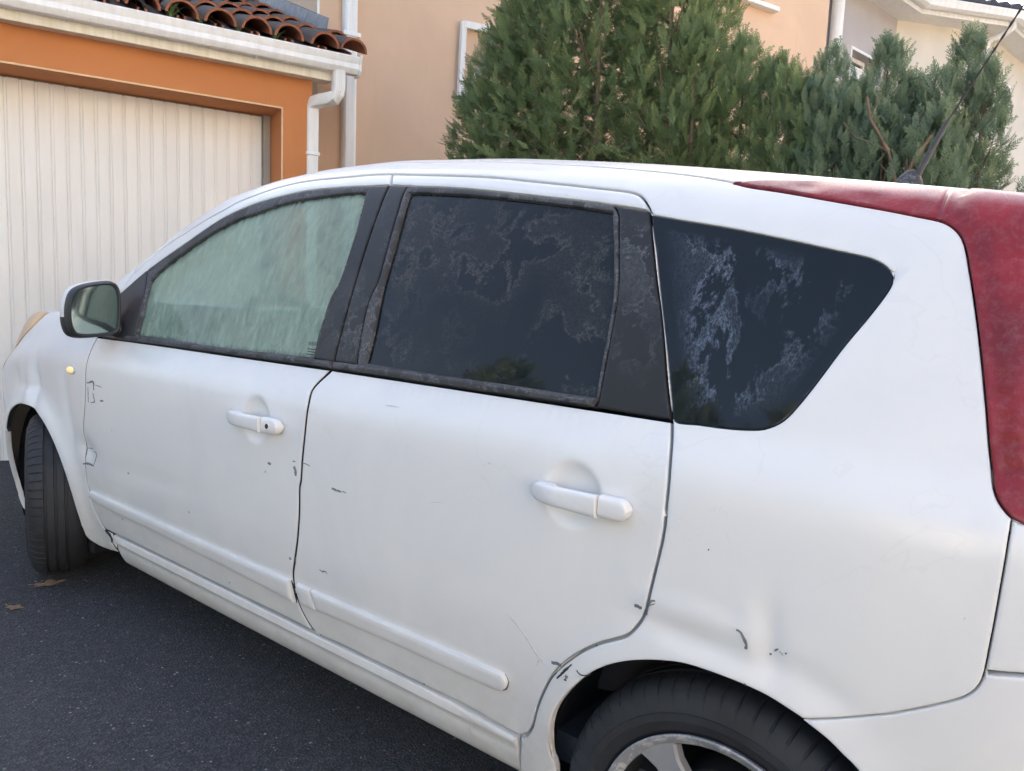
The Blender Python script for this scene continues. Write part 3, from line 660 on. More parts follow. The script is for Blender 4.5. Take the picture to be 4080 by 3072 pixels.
    if dead:
        V = []; F = []
        for i in range(dead):
            l_ = lob[g.integers(len(lob))]; a = g.uniform(-2.4, -.7); rr_ = l_[4] * g.uniform(.75, 1.02); zz = l_[2] + (l_[3] - l_[2]) * g.uniform(.0, .42)
            p = np.array([l_[0] + rr_ * math.cos(a), l_[1] + rr_ * math.sin(a), zz]); s_ = g.uniform(.05, .10); D_ = np.array([math.cos(a), math.sin(a), -.9]) + g.normal(0, .3, 3); D_ /= np.linalg.norm(D_); S_ = np.cross(D_, [0, 0, 1]); S_ /= np.linalg.norm(S_); N_ = np.cross(D_, S_)
            T = FR[g.integers(5)].reshape(-1, 3); v = p + s_ * (T[:, 0:1] * D_ + T[:, 1:2] * S_ * .5 + T[:, 2:3] * N_); b = len(V); V += v.tolist(); F += [(b + 3 * q, b + 3 * q + 1, b + 3 * q + 2) for q in range(len(v) // 3)]
        mesh('dry_foliage', V, F, M['leaf_dead'], o)
    tag(o, label, 'conifer', group)
    return o
conifer('cypress_shrub', [(-2.62, 2.85, .5, 3.9, .66), (-3.12, 2.55, .5, 2.66, .40), (-3.02, 2.85, .5, 3.3, .46), (-2.75, 2.45, .5, 3.2, .46), (-2.35, 2.45, .5, 3.3, .48), (-2.1, 2.75, .5, 3.7, .50), (-1.95, 2.48, .5, 3.1, .36), (-3.30, 2.62, .9, 2.42, .34), (-3.2, 2.78, .6, 2.9, .36), (-2.4, 3.1, .5, 4.0, .6)],
        18500, 'largest dense green cypress, tall mass right of the bare beige wall', M['leaf'], 11, (.085, .165), 30, taper=.34, lift=(-.2, .9))
conifer('cypress_shrub', [(-1.84, 2.72, .5, 2.95, .28), (-1.60, 2.60, .5, 2.40, .28), (-1.80, 2.48, .5, 2.5, .28), (-1.46, 2.66, .5, 2.30, .28), (-1.34, 2.56, .5, 2.22, .28)],
        5200, 'sloping green cypress right beside the largest one, under the house window', M['leaf'], 12, (.085, .155), 20, taper=.36, lift=(.1, 1.1))
conifer('cypress_shrub', [(-1.20, 2.66, .5, 2.30, .24), (-1.06, 2.62, .5, 2.12, .28), (-1.22, 2.54, .5, 2.14, .28), (-1.10, 2.5, .5, 2.06, .28)],
        3000, 'lowest bluish cypress with a thin spire, in front of the white corner pipe', M['leaf_far'], 13, (.08, .15), 50, taper=.36, lift=(.2, 1.15))
conifer('cypress_shrub', [(-.95, 2.62, .5, 2.28, .28), (-.85, 2.7, .5, 2.12, .30), (-.74, 2.62, .5, 2.14, .28), (-.66, 2.74, .5, 2.30, .24), (-.58, 2.66, .5, 2.14, .24), (-.90, 2.46, .5, 1.96, .30), (-.70, 2.46, .5, 1.94, .28)],
        5600, 'spiky bluish cypress behind the car aerial, with bare forked branches', M['leaf_far'], 14, (.085, .16), 60, taper=.42, lift=(.2, 1.15))
conifer('cypress_shrub', [(-.30, 3.1, .3, 1.86, .36), (.05, 3.1, .3, 1.83, .36), (.4, 3.05, .3, 1.85, .36)],
        2600, 'dark low cypress at the right edge of the photo behind the tail lamp', M['leaf_far'], 15, (.09, .16), taper=.36)
# bare forked branches at the front of the spiky cypress are part of it
def bare():
    sh = [o for o in bpy.data.objects if o.name.startswith('cypress_shrub') and 'forked' in o.get('label', '')][0]
    m = MB(); b = Vector((-.80, 2.36, 1.60))
    for pts, r0 in (([(0, 0, -.5), (.0, 0, 0), (-.05, -.01, .17), (-.13, .0, .30), (-.16, .02, .40)], .010), ([(0, 0, -.02), (.05, -.02, .12), (.105, -.02, .215)], .009), ([(-.05, 0, .17), (-.12, 0, .21), (-.19, .02, .24), (-.25, .03, .31)], .005), ([(-.13, 0, .30), (-.11, .03, .40)], .004), ([(.02, 0, .05), (.01, .05, .2), (.04, .1, .33)], .006), ([(-.02, 0, .05), (-.09, .03, .13), (-.2, .05, .16)], .004)):
        m.tube([b + Vector(p) for p in pts], [r0 * (1 - .6 * i / len(pts)) for i in range(len(pts))], 6)
    m.build('bare_branch', M['wood'], sh, 60)
bare()
# ------------------------------------------------------------------ car body surface: x along the car (front = -x), w up its side
def itp(x,xs,ys):
    """monotone-ish cubic (pchip) interpolation"""
    xs=np.asarray(xs,float);ys=np.asarray(ys,float);x=np.asarray(x,float)
    h=np.diff(xs);dl=np.diff(ys)/h;m=np.zeros_like(xs)
    w1=2*h[1:]+h[:-1];w2=h[1:]+2*h[:-1]
    with np.errstate(divide='ignore',invalid='ignore'):
        mm=(w1+w2)/(w1/dl[:-1]+w2/dl[1:])
    m[1:-1]=np.where(dl[:-1]*dl[1:]>0,mm,0);m[0]=dl[0];m[-1]=dl[-1]
    i=np.clip(np.searchsorted(xs,x)-1,0,len(xs)-2);t=np.clip((x-xs[i])/h[i],0,1)
    t2=t*t;t3=t2*t
    return (2*t3-3*t2+1)*ys[i]+(t3-2*t2+t)*h[i]*m[i]+(-2*t3+3*t2)*ys[i+1]+(t3-t2)*h[i]*m[i+1]
ZB=.925
# lower profile: nominal z -> inward y
LZ=[.06,.12,.150,.165,.19,.215,.232,.245,.27,.32,.40,.50,.60,.70,.78,.83,.855,.88,.925]
LY=[.30,.13,.084,.072,.064,.059,.058,.054,.050,.039,.024,.011,.003,.0,.001,.004,.009,.019,.042]
# greenhouse: w from ZB .. ZB+.56, fraction of height and inward offset
GW=[0,.10,.20,.30,.40,.45,.49,.52,.54,.56,.60,.68,.80,1.10]
GZ=[0,.19,.375,.555,.73,.82,.885,.93,.957,.977,1.0,1.02,1.04,1.055]
GY=[0,.030,.062,.096,.134,.157,.180,.204,.226,.252,.295,.375,.49,.80]
PX=[-4.03,-3.98,-3.9,-3.8,-3.68,-3.55,-3.35,-3.15,-2.9,-2.5,-2.0,-.6,-.3,-.12,0,.08,.15,.2,.23,.25]
PY=[.83,.44,.24,.135,.07,.036,.017,.011,.006,.002,0,0,.006,.020,.045,.082,.15,.25,.42,.83]
ZRX=[-3.97,-3.9,-3.8,-3.7,-3.6,-3.45,-3.25,-3.0,-2.85,-2.75,-2.6,-2.4,-2.2,-2.0,-1.8,-1.6,-1.4,-1.2,-1.0,-.8,-.6,-.4,-.2,0,.12,.2]
ZRY=[.66,.74,.84,.915,.965,.99,1.0,1.024,1.065,1.125,1.215,1.342,1.424,1.458,1.471,1.472,1.461,1.447,1.426,1.402,1.374,1.344,1.314,1.28,1.263,1.244]
ZBX=[-4.0,-3.9,-3.8,-3.65,-3.5,-3.3,-3.0,-2.8,-2.6,-2.0,.3]
ZBY=[.56,.61,.68,.775,.845,.893,.918,.924,.925,.925,.925]
def dents(x,w):
    r1=np.hypot(x+3.2,w-.305);r2=np.hypot(x+.455,w-.20)
    f1=-.024*np.exp(-((r1-.345)/.055)**2)*(w<.72)
    f2=-.010*np.exp(-((r2-.345)/.045)**2)*(w<.72)
    return f1+f2
def surf(x,w,off=0):
    x,w=np.broadcast_arrays(np.asarray(x,float),np.asarray(w,float))
    zb=itp(x,ZBX,ZBY);zr=itp(x,ZRX,ZRY);p=itp(x,PX,PY)
    lo=w<=ZB
    zl=np.where(w>.6,.6+(w-.6)*(zb-.6)/(ZB-.6),w)
    yl=itp(np.minimum(w,ZB),LZ,LY)
    g=np.maximum(w-ZB,0)
    hh=(zr-zb)
    tt=np.clip((g-.60)/.50,0,1)
    zg=zb+itp(g,GW,GZ)*hh-.075*np.clip((-2.75-x)/.25,0,1)*np.sqrt(tt)
    sc=np.clip(hh/.52,.35,1.05)
    y6=LY[-1]+itp(np.minimum(g,.60),GW,GY)*sc+p
    yg=y6+(.83-y6)*tt
    y=np.where(lo,yl+p,yg)+dents(x,w)
    z=np.where(lo,zl,zg)
    return np.stack([x,np.minimum(y,.83),z],-1)
def normal(x,w):
    e=1e-3
    a=surf(x+e,w)-surf(x-e,w);b=surf(x,w+e)-surf(x,w-e)
    n=np.cross(a,b);n/=np.linalg.norm(n,axis=-1,keepdims=True)
    return n   # outward should have y<0

def dents_extra(x, w):
    """collision damage and the finger cups behind the door handles"""
    d = np.zeros_like(x)
    for hx, hw_, r_, dp in ((-1.705, .788, .062, .016), (-.735, .784, .062, .016)):
        q = np.hypot(x - hx, (w - hw_)); d += dp * np.clip(1 - (q / r_) ** 4, 0, 1) ** 1.5
    g = lambda a, b, sa, sb, an=0.: np.exp(-(((x - a) * math.cos(an) + (w - b) * math.sin(an)) / sa) ** 2 - ((-(x - a) * math.sin(an) + (w - b) * math.cos(an)) / sb) ** 2)
    d += .006 * g(-.372, .625, .018, .060, .1)            # quarter panel crease
    d += -.0025 * g(-.405, .64, .018, .05, .1)
    d += .006 * g(-.49, .595, .11, .018, -.05) - .004 * g(-.48, .635, .12, .02, -.05)
    d += .003 * g(-.30, .585, .07, .02, -.35)
    d += .012 * g(-3.14, .735, .028, .10, .25) - .007 * g(-3.21, .73, .028, .09, .2) + .008 * g(-3.36, .76, .03, .05, .2)   # wing
    d += .008 * g(-2.86, .67, .03, .11, .2) + .009 * g(-2.735, .555, .05, .035)
    d += .006 * g(-2.70, .545, .05, .03) + .004 * g(-2.3, .53, .25, .02, .06)
    return d
def S(x, w, off=0.):
    x = np.asarray(x, float); w = np.asarray(w, float)
    P = surf(x, w)
    P[..., 1] = np.minimum(P[..., 1] + dents_extra(x, w), .83)
    if np.any(off != 0): P = P + normal(x, w) * np.asarray(off)[..., None] if hasattr(off, '__len__') else P + normal(x, w) * off
    return P
def cr(pts, step=.012):
    """Catmull-Rom through pts, resampled"""
    p = np.asarray(pts, float); q = np.vstack([2 * p[0] - p[1], p, 2 * p[-1] - p[-2]]); out = []
    for i in range(1, len(q) - 2):
        L = np.linalg.norm(q[i + 1] - q[i]); n = max(1, int(math.ceil(L / step)))
        t = np.arange(n)[:, None] / n
        # centripetal-safe: limit tangents
        m0 = (q[i + 1] - q[i - 1]) / 2; m1 = (q[i + 2] - q[i]) / 2
        for m_ in (m0, m1):
            l_ = np.linalg.norm(m_)
            if l_ > L * 1.2: m_ *= L * 1.2 / l_
        out.append((2 * t**3 - 3 * t**2 + 1) * q[i] + (t**3 - 2 * t**2 + t) * m0 + (-2 * t**3 + 3 * t**2) * q[i + 1] + (t**3 - t**2) * m1)
    out.append(p[-1:]); return np.vstack(out)
def loop(*segs, step=.012):
    """closed loop from polylines (each smoothed on its own, joined by corners)"""
    out = []
    for s in segs:
        s = np.asarray(s, float)
        c = cr(s, step) if len(s) > 2 else np.vstack([s[:1] + (s[-1:] - s[:1]) * t for t in np.linspace(0, 1, max(2, int(np.linalg.norm(s[-1] - s[0]) / step) + 1))])
        if out and np.linalg.norm(out[-1][-1] - c[0]) > 1e-4:
            a, b = out[-1][-1], c[0]; n = int(np.linalg.norm(b - a) / step)
            if n > 1: out.append(np.array([a + (b - a) * t for t in np.linspace(0, 1, n + 1)[1:-1]]))
        out.append(c)
    p = np.vstack(out)
    a, b = p[-1], p[0]; n = int(np.linalg.norm(b - a) / step)
    if n > 1: p = np.vstack([p, [a + (b - a) * t for t in np.linspace(0, 1, n + 1)[1:-1]]])
    keep = [0]
    for i in range(1, len(p)):
        if np.linalg.norm(p[i] - p[keep[-1]]) > .002: keep.append(i)
    p = p[keep]
    if np.linalg.norm(p[-1] - p[0]) < .002: p = p[:-1]
    if np.sum(p[:, 0] * np.roll(p[:, 1], -1) - np.roll(p[:, 0], -1) * p[:, 1]) < 0: p = p[::-1]
    return p
def shrink(p, d):
    """move a CCW loop inwards by d"""
    e = np.roll(p, -1, 0) - p; e /= np.linalg.norm(e, axis=1, keepdims=True) + 1e-12
    n = np.stack([-e[:, 1], e[:, 0]], -1); m = n + np.roll(n, 1, 0); m /= np.maximum((m * m).sum(1, keepdims=True) / 2, .35)
    return p + m * d
def inside(p, poly):
    x, y = p[:, 0][:, None], p[:, 1][:, None]; a = poly; b = np.roll(poly, -1, 0)
    c = ((a[:, 1] > y) != (b[:, 1] > y)) & (x < (b[:, 0] - a[:, 0]) * (y - a[:, 1]) / (b[:, 1] - a[:, 1] + 1e-15) + a[:, 0])
    return c.sum(1) % 2 == 1
def bdist(p, loops):
    best = np.full(len(p), 1e9)
    for l_ in loops:
        a = l_; d = np.roll(l_, -1, 0) - a; dd = (d * d).sum(1) + 1e-15
        for i0 in range(0, len(p), 800):
            q = p[i0:i0 + 800]; t = np.clip(((q[:, None] - a[None]) * d[None]).sum(-1) / dd, 0, 1)
            best[i0:i0 + 800] = np.minimum(best[i0:i0 + 800], np.sqrt((((a[None] + t[..., None] * d[None]) - q[:, None])**2).sum(-1)).min(1))
    return best
FINE = [(-1.705, .788, .085, .006), (-.735, .784, .085, .006), (-.40, .62, .20, .012), (-3.2, .74, .25, .014), (-2.75, .56, .15, .012)]
def patch(name, outer, mat, parent, holes=(), off=0., er=.004, depth=.014, step=.026, gap=.0, fn=None, smooth=40, fine=True, skirt=None):
    outer = shrink(outer, gap) if gap else outer
    loops = [outer] + [h if np.sum(h[:, 0] * np.roll(h[:, 1], -1) - np.roll(h[:, 0], -1) * h[:, 1]) < 0 else h[::-1] for h in holes]
    if gap: loops = [loops[0]] + [h for h in loops[1:]]
    pts = []; edges = []
    for l_ in loops:
        b = len(pts); pts += l_.tolist(); edges += [(b + i, b + (i + 1) % len(l_)) for i in range(len(l_))]
    nb = len(pts)
    lo, hi = outer.min(0), outer.max(0)
    def grid(x0, x1, y0, y1, st):
        xs = np.arange(x0 + st * .5, x1, st); ys = np.arange(y0 + st * .5, y1, st); X, Y = np.meshgrid(xs, ys); X = X + (np.arange(len(ys)) % 2)[:, None] * st * .5
        return np.stack([X.ravel(), Y.ravel()], -1)
    cand = grid(lo[0], hi[0], lo[1], hi[1], step)
    if fine:
        for fx, fw_, fr_, fs in FINE:
            if lo[0] < fx < hi[0] and lo[1] < fw_ < hi[1]:
                c2 = grid(fx - fr_, fx + fr_, fw_ - fr_, fw_ + fr_, fs); cand = np.vstack([cand[np.hypot(cand[:, 0] - fx, cand[:, 1] - fw_) > fr_], c2[np.hypot(c2[:, 0] - fx, c2[:, 1] - fw_) <= fr_]])
    def ok(c, dmin):
        m_ = inside(c, loops[0])
        for h in loops[1:]: m_ &= ~inside(c, h)
        c = c[m_]; return c[bdist(c, loops) > dmin] if len(c) else c
    cand = ok(cand, max(er * 2.2, step * .3))
    rings = []
    for q in (.3, 1.0, 2.0) if er > 0 else ():
        for l_ in loops:
            r_ = ok(shrink(l_, er * q), er * q * .8)
            if len(r_): rings.append(r_)
    allp = np.vstack([np.array(pts)] + rings + [cand])
    res = delaunay_2d_cdt([Vector(p) for p in allp], edges, [], 1, 1e-6)
    P2 = np.array([(v[0], v[1]) for v in res[0]]); F = [f for f in res[2]]
    T = np.array(F); cen = P2[T].mean(1); m_ = inside(cen, loops[0])
    for h in loops[1:]: m_ &= ~inside(cen, h)
    T = T[m_]
    used = np.unique(T); remap = -np.ones(len(P2), int); remap[used] = np.arange(len(used)); P2 = P2[used]; T = remap[T]
    d = bdist(P2, loops); o_ = np.full(len(P2), float(off))
    if er > 0: t = np.clip(1 - d / er, 0, 1); o_ = o_ - er * (1 - np.sqrt(np.clip(1 - t * t, 0, 1)))
    if fn is not None: o_ = o_ + fn(P2, d)
    P3 = S(P2[:, 0], P2[:, 1]); N = normal(P2[:, 0], P2[:, 1]); V = P3 + N * o_[:, None]
    # skirt
    E = {}
    for f in T:
        for a, b in ((f[0], f[1]), (f[1], f[2]), (f[2], f[0])): E[(a, b)] = 1
    be = [(a, b) for (a, b) in E if (b, a) not in E]
    bv = sorted({v for e in be for v in e}); bi = {v: len(V) + i for i, v in enumerate(bv)}
    V = np.vstack([V, V[bv] - N[bv] * depth])
    F = [tuple(f) for f in T] + [(b, a, bi[a], bi[b]) for a, b in be]
    # outward orientation
    f0 = T[len(T) // 2]; n0 = np.cross(V[f0[1]] - V[f0[0]], V[f0[2]] - V[f0[0]])
    if n0 @ N[f0[0]] < 0: F = [f[::-1] for f in F]
    if skirt: o = mesh(name, V, F, None, parent, smooth, [mat, skirt], [0] * len(T) + [1] * (len(F) - len(T)))
    else: o = mesh(name, V, F, mat, parent, smooth)
    if 'glass' in mat.name:
        at = o.data.attributes.new('edge', 'FLOAT', 'POINT'); at.data.foreach_set('value', np.concatenate([d, np.zeros(len(V) - len(d))]).astype(np.float32))
    return o
FE = {
    'gap_top': [(-2.6468, 1.2602), (-2.6373, 1.3147), (-2.6066, 1.3565), (-2.6127, 1.3919), (-2.5283, 1.3906), (-2.4423, 1.3809), (-2.3571, 1.3775), (-2.278, 1.3827), (-2.1993, 1.3895), (-2.129, 1.406), (-2.054, 1.4142), (-1.9822, 1.4233), (-1.9086, 1.4282), (-1.834, 1.4301), (-1.7594, 1.4308), (-1.6039, 1.4288), (-1.4799, 1.4301)],
    'gap_top2': [(-1.4799, 1.4301), (-1.3471, 1.4258), (-1.2314, 1.4224), (-1.1242, 1.4192), (-1.0231, 1.4135), (-0.93, 1.4085), (-0.8435, 1.4035), (-0.8026, 1.4014), (-0.7626, 1.3978), (-0.7413, 1.3907), (-0.7254, 1.3763), (-0.7135, 1.3613), (-0.7059, 1.3505)],
    'gap_rear': [(-0.7059, 1.3505), (-0.7027, 1.3338), (-0.684, 1.2778), (-0.6609, 1.2084), (-0.6621, 1.2139), (-0.6384, 1.1442), (-0.6176, 1.077), (-0.5949, 0.9959), (-0.5751, 0.9336), (-0.5629, 0.8939), (-0.5536, 0.8424), (-0.5533, 0.7873), (-0.5535, 0.8318), (-0.5521, 0.7906), (-0.5547, 0.7479), (-0.5622, 0.7034), (-0.5703, 0.6578), (-0.5751, 0.627), (-0.5833, 0.6038), (-0.5978, 0.5785), (-0.6131, 0.5617), (-0.6361, 0.5479), (-0.6669, 0.5297), (-0.7024, 0.5029), (-0.7399, 0.4663), (-0.7678, 0.4318), (-0.7891, 0.3919), (-0.8085, 0.3474), (-0.8233, 0.3029), (-0.8381, 0.2761), (-0.8559, 0.2557)],
    'gap_B_up': [(-1.4788, 1.4289), (-1.4605, 1.3944), (-1.4575, 1.3324), (-1.4612, 1.2517), (-1.4582, 1.1487), (-1.4651, 1.1214), (-1.4626, 1.0282), (-1.4618, 0.9579), (-1.4615, 0.9463)],
    'gap_B_lo': [(-1.4615, 0.9463), (-1.463, 0.9346), (-1.4892, 0.9087), (-1.5043, 0.8835), (-1.5004, 0.8523), (-1.5032, 0.7915), (-1.5107, 0.7288), (-1.517, 0.6653), (-1.523, 0.6477), (-1.5275, 0.583), (-1.5415, 0.5146), (-1.5602, 0.4564), (-1.5756, 0.4112), (-1.578, 0.3686), (-1.5685, 0.324), (-1.5498, 0.2914), (-1.5277, 0.2698), (-1.5094, 0.2571)],
    'door_front': [(-2.7148, 0.918), (-2.7198, 0.895), (-2.7008, 0.8569), (-2.6981, 0.8232), (-2.7041, 0.777), (-2.7051, 0.7252), (-2.7218, 0.6769), (-2.7417, 0.6155), (-2.7574, 0.5537), (-2.7852, 0.4581), (-2.7953, 0.3947), (-2.7683, 0.3813), (-2.7631, 0.3255), (-2.7489, 0.2709), (-2.7012, 0.258), (-2.6475, 0.2602)],
    'sill_top': [(-2.6475, 0.2602), (-2.4707, 0.2669), (-2.2464, 0.2665), (-2.0474, 0.2627), (-1.8679, 0.2628), (-1.7054, 0.2618), (-1.5575, 0.2609), (-1.5094, 0.2571), (-1.4775, 0.2562), (-1.3484, 0.258), (-1.2298, 0.2596), (-1.1203, 0.2611), (-1.0192, 0.2603), (-0.944, 0.2537), (-0.891, 0.243), (-0.8585, 0.2506)],
    'sill_bot': [(-2.6358, 0.1972), (-2.4935, 0.2067), (-2.2645, 0.2128), (-2.0626, 0.2118), (-1.8816, 0.2105), (-1.7184, 0.2064), (-1.5697, 0.2026), (-1.4337, 0.199), (-1.4896, 0.1974), (-1.2402, 0.1935), (-1.0276, 0.1902), (-0.9327, 0.1875), (-0.845, 0.1909)],
    'belt_lo': [(-2.7239, 0.9274), (-2.4908, 0.9364), (-2.323, 0.9354), (-2.12, 0.9338), (-1.9398, 0.9353), (-1.7761, 0.9347), (-1.6273, 0.9343), (-1.4921, 0.9351), (-1.4638, 0.9365), (-1.4594, 0.9369), (-1.3585, 0.9373), (-1.2447, 0.9363), (-1.1399, 0.9361), (-1.0428, 0.9359), (-0.9528, 0.9358), (-0.8692, 0.9363), (-0.7909, 0.9362), (-0.732, 0.9361), (-0.7104, 0.9348), (-0.6489, 0.9345), (-0.5783, 0.9341)],
    'belt_hi': [(-2.4563, 0.9623), (-2.3346, 0.9588), (-2.1302, 0.9531), (-1.9477, 0.9506), (-1.7846, 0.9523), (-1.6367, 0.955), (-1.5335, 0.9551), (-1.4607, 0.9522), (-1.4625, 0.952), (-1.3546, 0.9576), (-1.2524, 0.9576), (-1.1466, 0.9562), (-1.0488, 0.9554), (-0.9581, 0.9543), (-0.8742, 0.9555), (-0.7956, 0.9552), (-0.7256, 0.955)],
    'sail': [(-2.6404, 1.2493), (-2.5702, 1.283), (-2.5119, 1.2992), (-2.4813, 1.1994), (-2.4607, 1.073), (-2.4501, 0.961), (-2.5021, 0.9355), (-2.5647, 0.9436), (-2.593, 1.0563)],
    'fw_seal_top': [(-2.5119, 1.2992), (-2.4041, 1.3075), (-2.3239, 1.3203), (-2.2476, 1.3361), (-2.1739, 1.3549), (-2.0981, 1.3676), (-2.0224, 1.3773), (-1.9463, 1.3837), (-1.8714, 1.3882), (-1.7984, 1.3925), (-1.725, 1.3938), (-1.6533, 1.393), (-1.5837, 1.3911), (-1.5396, 1.3896)],
    'fw_glass': [(-2.4429, 0.9648), (-2.4518, 1.0714), (-2.4646, 1.1999), (-2.4439, 1.2381), (-2.3811, 1.2599), (-2.3034, 1.282), (-2.2277, 1.3026), (-2.1521, 1.3219), (-2.0763, 1.3364), (-1.9985, 1.3445), (-1.9244, 1.3542), (-1.8519, 1.3622), (-1.7792, 1.3673), (-1.7079, 1.3706), (-1.6386, 1.3725), (-1.5712, 1.3729), (-1.5377, 1.3722), (-1.5326, 1.3538), (-1.5192, 1.2817), (-1.5166, 1.2234), (-1.5194, 1.1457), (-1.5327, 1.1602), (-1.5365, 1.0968), (-1.5417, 1.0349), (-1.5422, 0.9907), (-1.5393, 0.9562)],
    'rw_seal_out': [(-1.3908, 1.3918), (-1.3682, 1.3892), (-1.2635, 1.3867), (-1.1539, 1.3815), (-1.0522, 1.3767), (-0.9578, 1.3715), (-0.8704, 1.3674), (-0.829, 1.3653), (-0.7964, 1.3624), (-0.7851, 1.3574), (-0.7766, 1.3427), (-0.7602, 1.2896), (-0.7372, 1.1999), (-0.7371, 1.2057), (-0.7317, 1.1657), (-0.727, 1.1157), (-0.7246, 1.0597), (-0.7227, 1.005), (-0.7217, 0.9615), (-0.7233, 0.9447), (-0.7303, 0.9364)],
    'rw_seal_left': [(-1.3922, 1.3894), (-1.3946, 1.3634), (-1.3894, 1.32), (-1.3843, 1.2451), (-1.38, 1.1524), (-1.3926, 1.0969), (-1.3873, 1.018), (-1.3776, 0.9556)],
    'rw_glass': [(-1.3525, 0.9597), (-1.3527, 1.0284), (-1.3633, 1.1268), (-1.3653, 1.2156), (-1.3707, 1.2938), (-1.3776, 1.3546), (-1.3759, 1.3725), (-1.3117, 1.3725), (-1.1998, 1.3691), (-1.0959, 1.366), (-0.9991, 1.3623), (-0.9086, 1.3571), (-0.8242, 1.3514), (-0.7921, 1.3491), (-0.7833, 1.3268), (-0.7604, 1.2506), (-0.7472, 1.1989), (-0.7486, 1.2045), (-0.7397, 1.1611), (-0.7334, 1.0972), (-0.7319, 1.0449), (-0.7294, 0.9873), (-0.7276, 0.9558)],
    'c_trim_top': [(-0.7866, 1.362), (-0.7497, 1.3594), (-0.7138, 1.3563)],
    'qw': [(-0.7079, 1.3492), (-0.6427, 1.3432), (-0.5438, 1.335), (-0.4537, 1.3239), (-0.3712, 1.311), (-0.3201, 1.3019), (-0.2996, 1.2922), (-0.286, 1.278), (-0.2792, 1.2611), (-0.2817, 1.277), (-0.2804, 1.2521), (-0.2863, 1.2263), (-0.3034, 1.1786), (-0.3304, 1.1134), (-0.3571, 1.0432), (-0.3795, 0.9912), (-0.3957, 0.9631), (-0.4139, 0.9473), (-0.4311, 0.9396), (-0.4709, 0.9344), (-0.5276, 0.9331), (-0.5712, 0.9335), (-0.5818, 0.965), (-0.6096, 1.0609), (-0.6419, 1.1617), (-0.6765, 1.269)],
    'red_low': [(-0.5742, 1.444), (-0.5393, 1.4355), (-0.477, 1.4293), (-0.4183, 1.4212), (-0.3635, 1.4134), (-0.3119, 1.4058), (-0.2631, 1.3967), (-0.2398, 1.3924), (-0.2257, 1.3868), (-0.2133, 1.3754), (-0.2027, 1.3589), (-0.1943, 1.3326), (-0.1856, 1.2917), (-0.1935, 1.3346), (-0.1837, 1.2833), (-0.1706, 1.2158), (-0.1565, 1.1351), (-0.1416, 1.0421), (-0.1306, 0.9674), (-0.121, 0.914), (-0.1146, 0.8965), (-0.1053, 0.8837), (-0.0949, 0.8743), (-0.0813, 0.8685)],
    'hatch_gap': [(-0.0946, 0.8723), (-0.094, 0.8715), (-0.0945, 0.8276), (-0.0962, 0.7834), (-0.0982, 0.7383), (-0.1003, 0.7037), (-0.1021, 0.6733)],
    'bumper_gap': [(-0.1021, 0.6733), (-0.1038, 0.6612), (-0.1098, 0.6452), (-0.12, 0.6324), (-0.1326, 0.6222), (-0.1702, 0.5982), (-0.21, 0.5751), (-0.2521, 0.5547), (-0.2846, 0.5418), (-0.315, 0.5308)],
    'hatch_bumper': [(-0.1021, 0.6733), (-0.0815, 0.6771), (-0.0619, 0.6809)],
    'rear_arch': [(-0.7634, 0.2087), (-0.7721, 0.2274), (-0.7814, 0.2627), (-0.7799, 0.3057), (-0.7739, 0.3347), (-0.7615, 0.3657), (-0.7379, 0.4039), (-0.7066, 0.4437), (-0.6771, 0.4748), (-0.6456, 0.4992), (-0.6119, 0.5183), (-0.5795, 0.5323), (-0.5482, 0.5427), (-0.5032, 0.5531), (-0.5067, 0.5504), (-0.4495, 0.5547), (-0.3953, 0.5515), (-0.3564, 0.5437), (-0.315, 0.5308), (-0.2818, 0.5129), (-0.2577, 0.4959), (-0.2389, 0.4823)],
    'ditch': [(-0.9075, 1.4729), (-0.7982, 1.4668), (-0.6383, 1.4557), (-0.6842, 1.4592), (-0.6286, 1.454), (-0.5742, 1.444)],
}
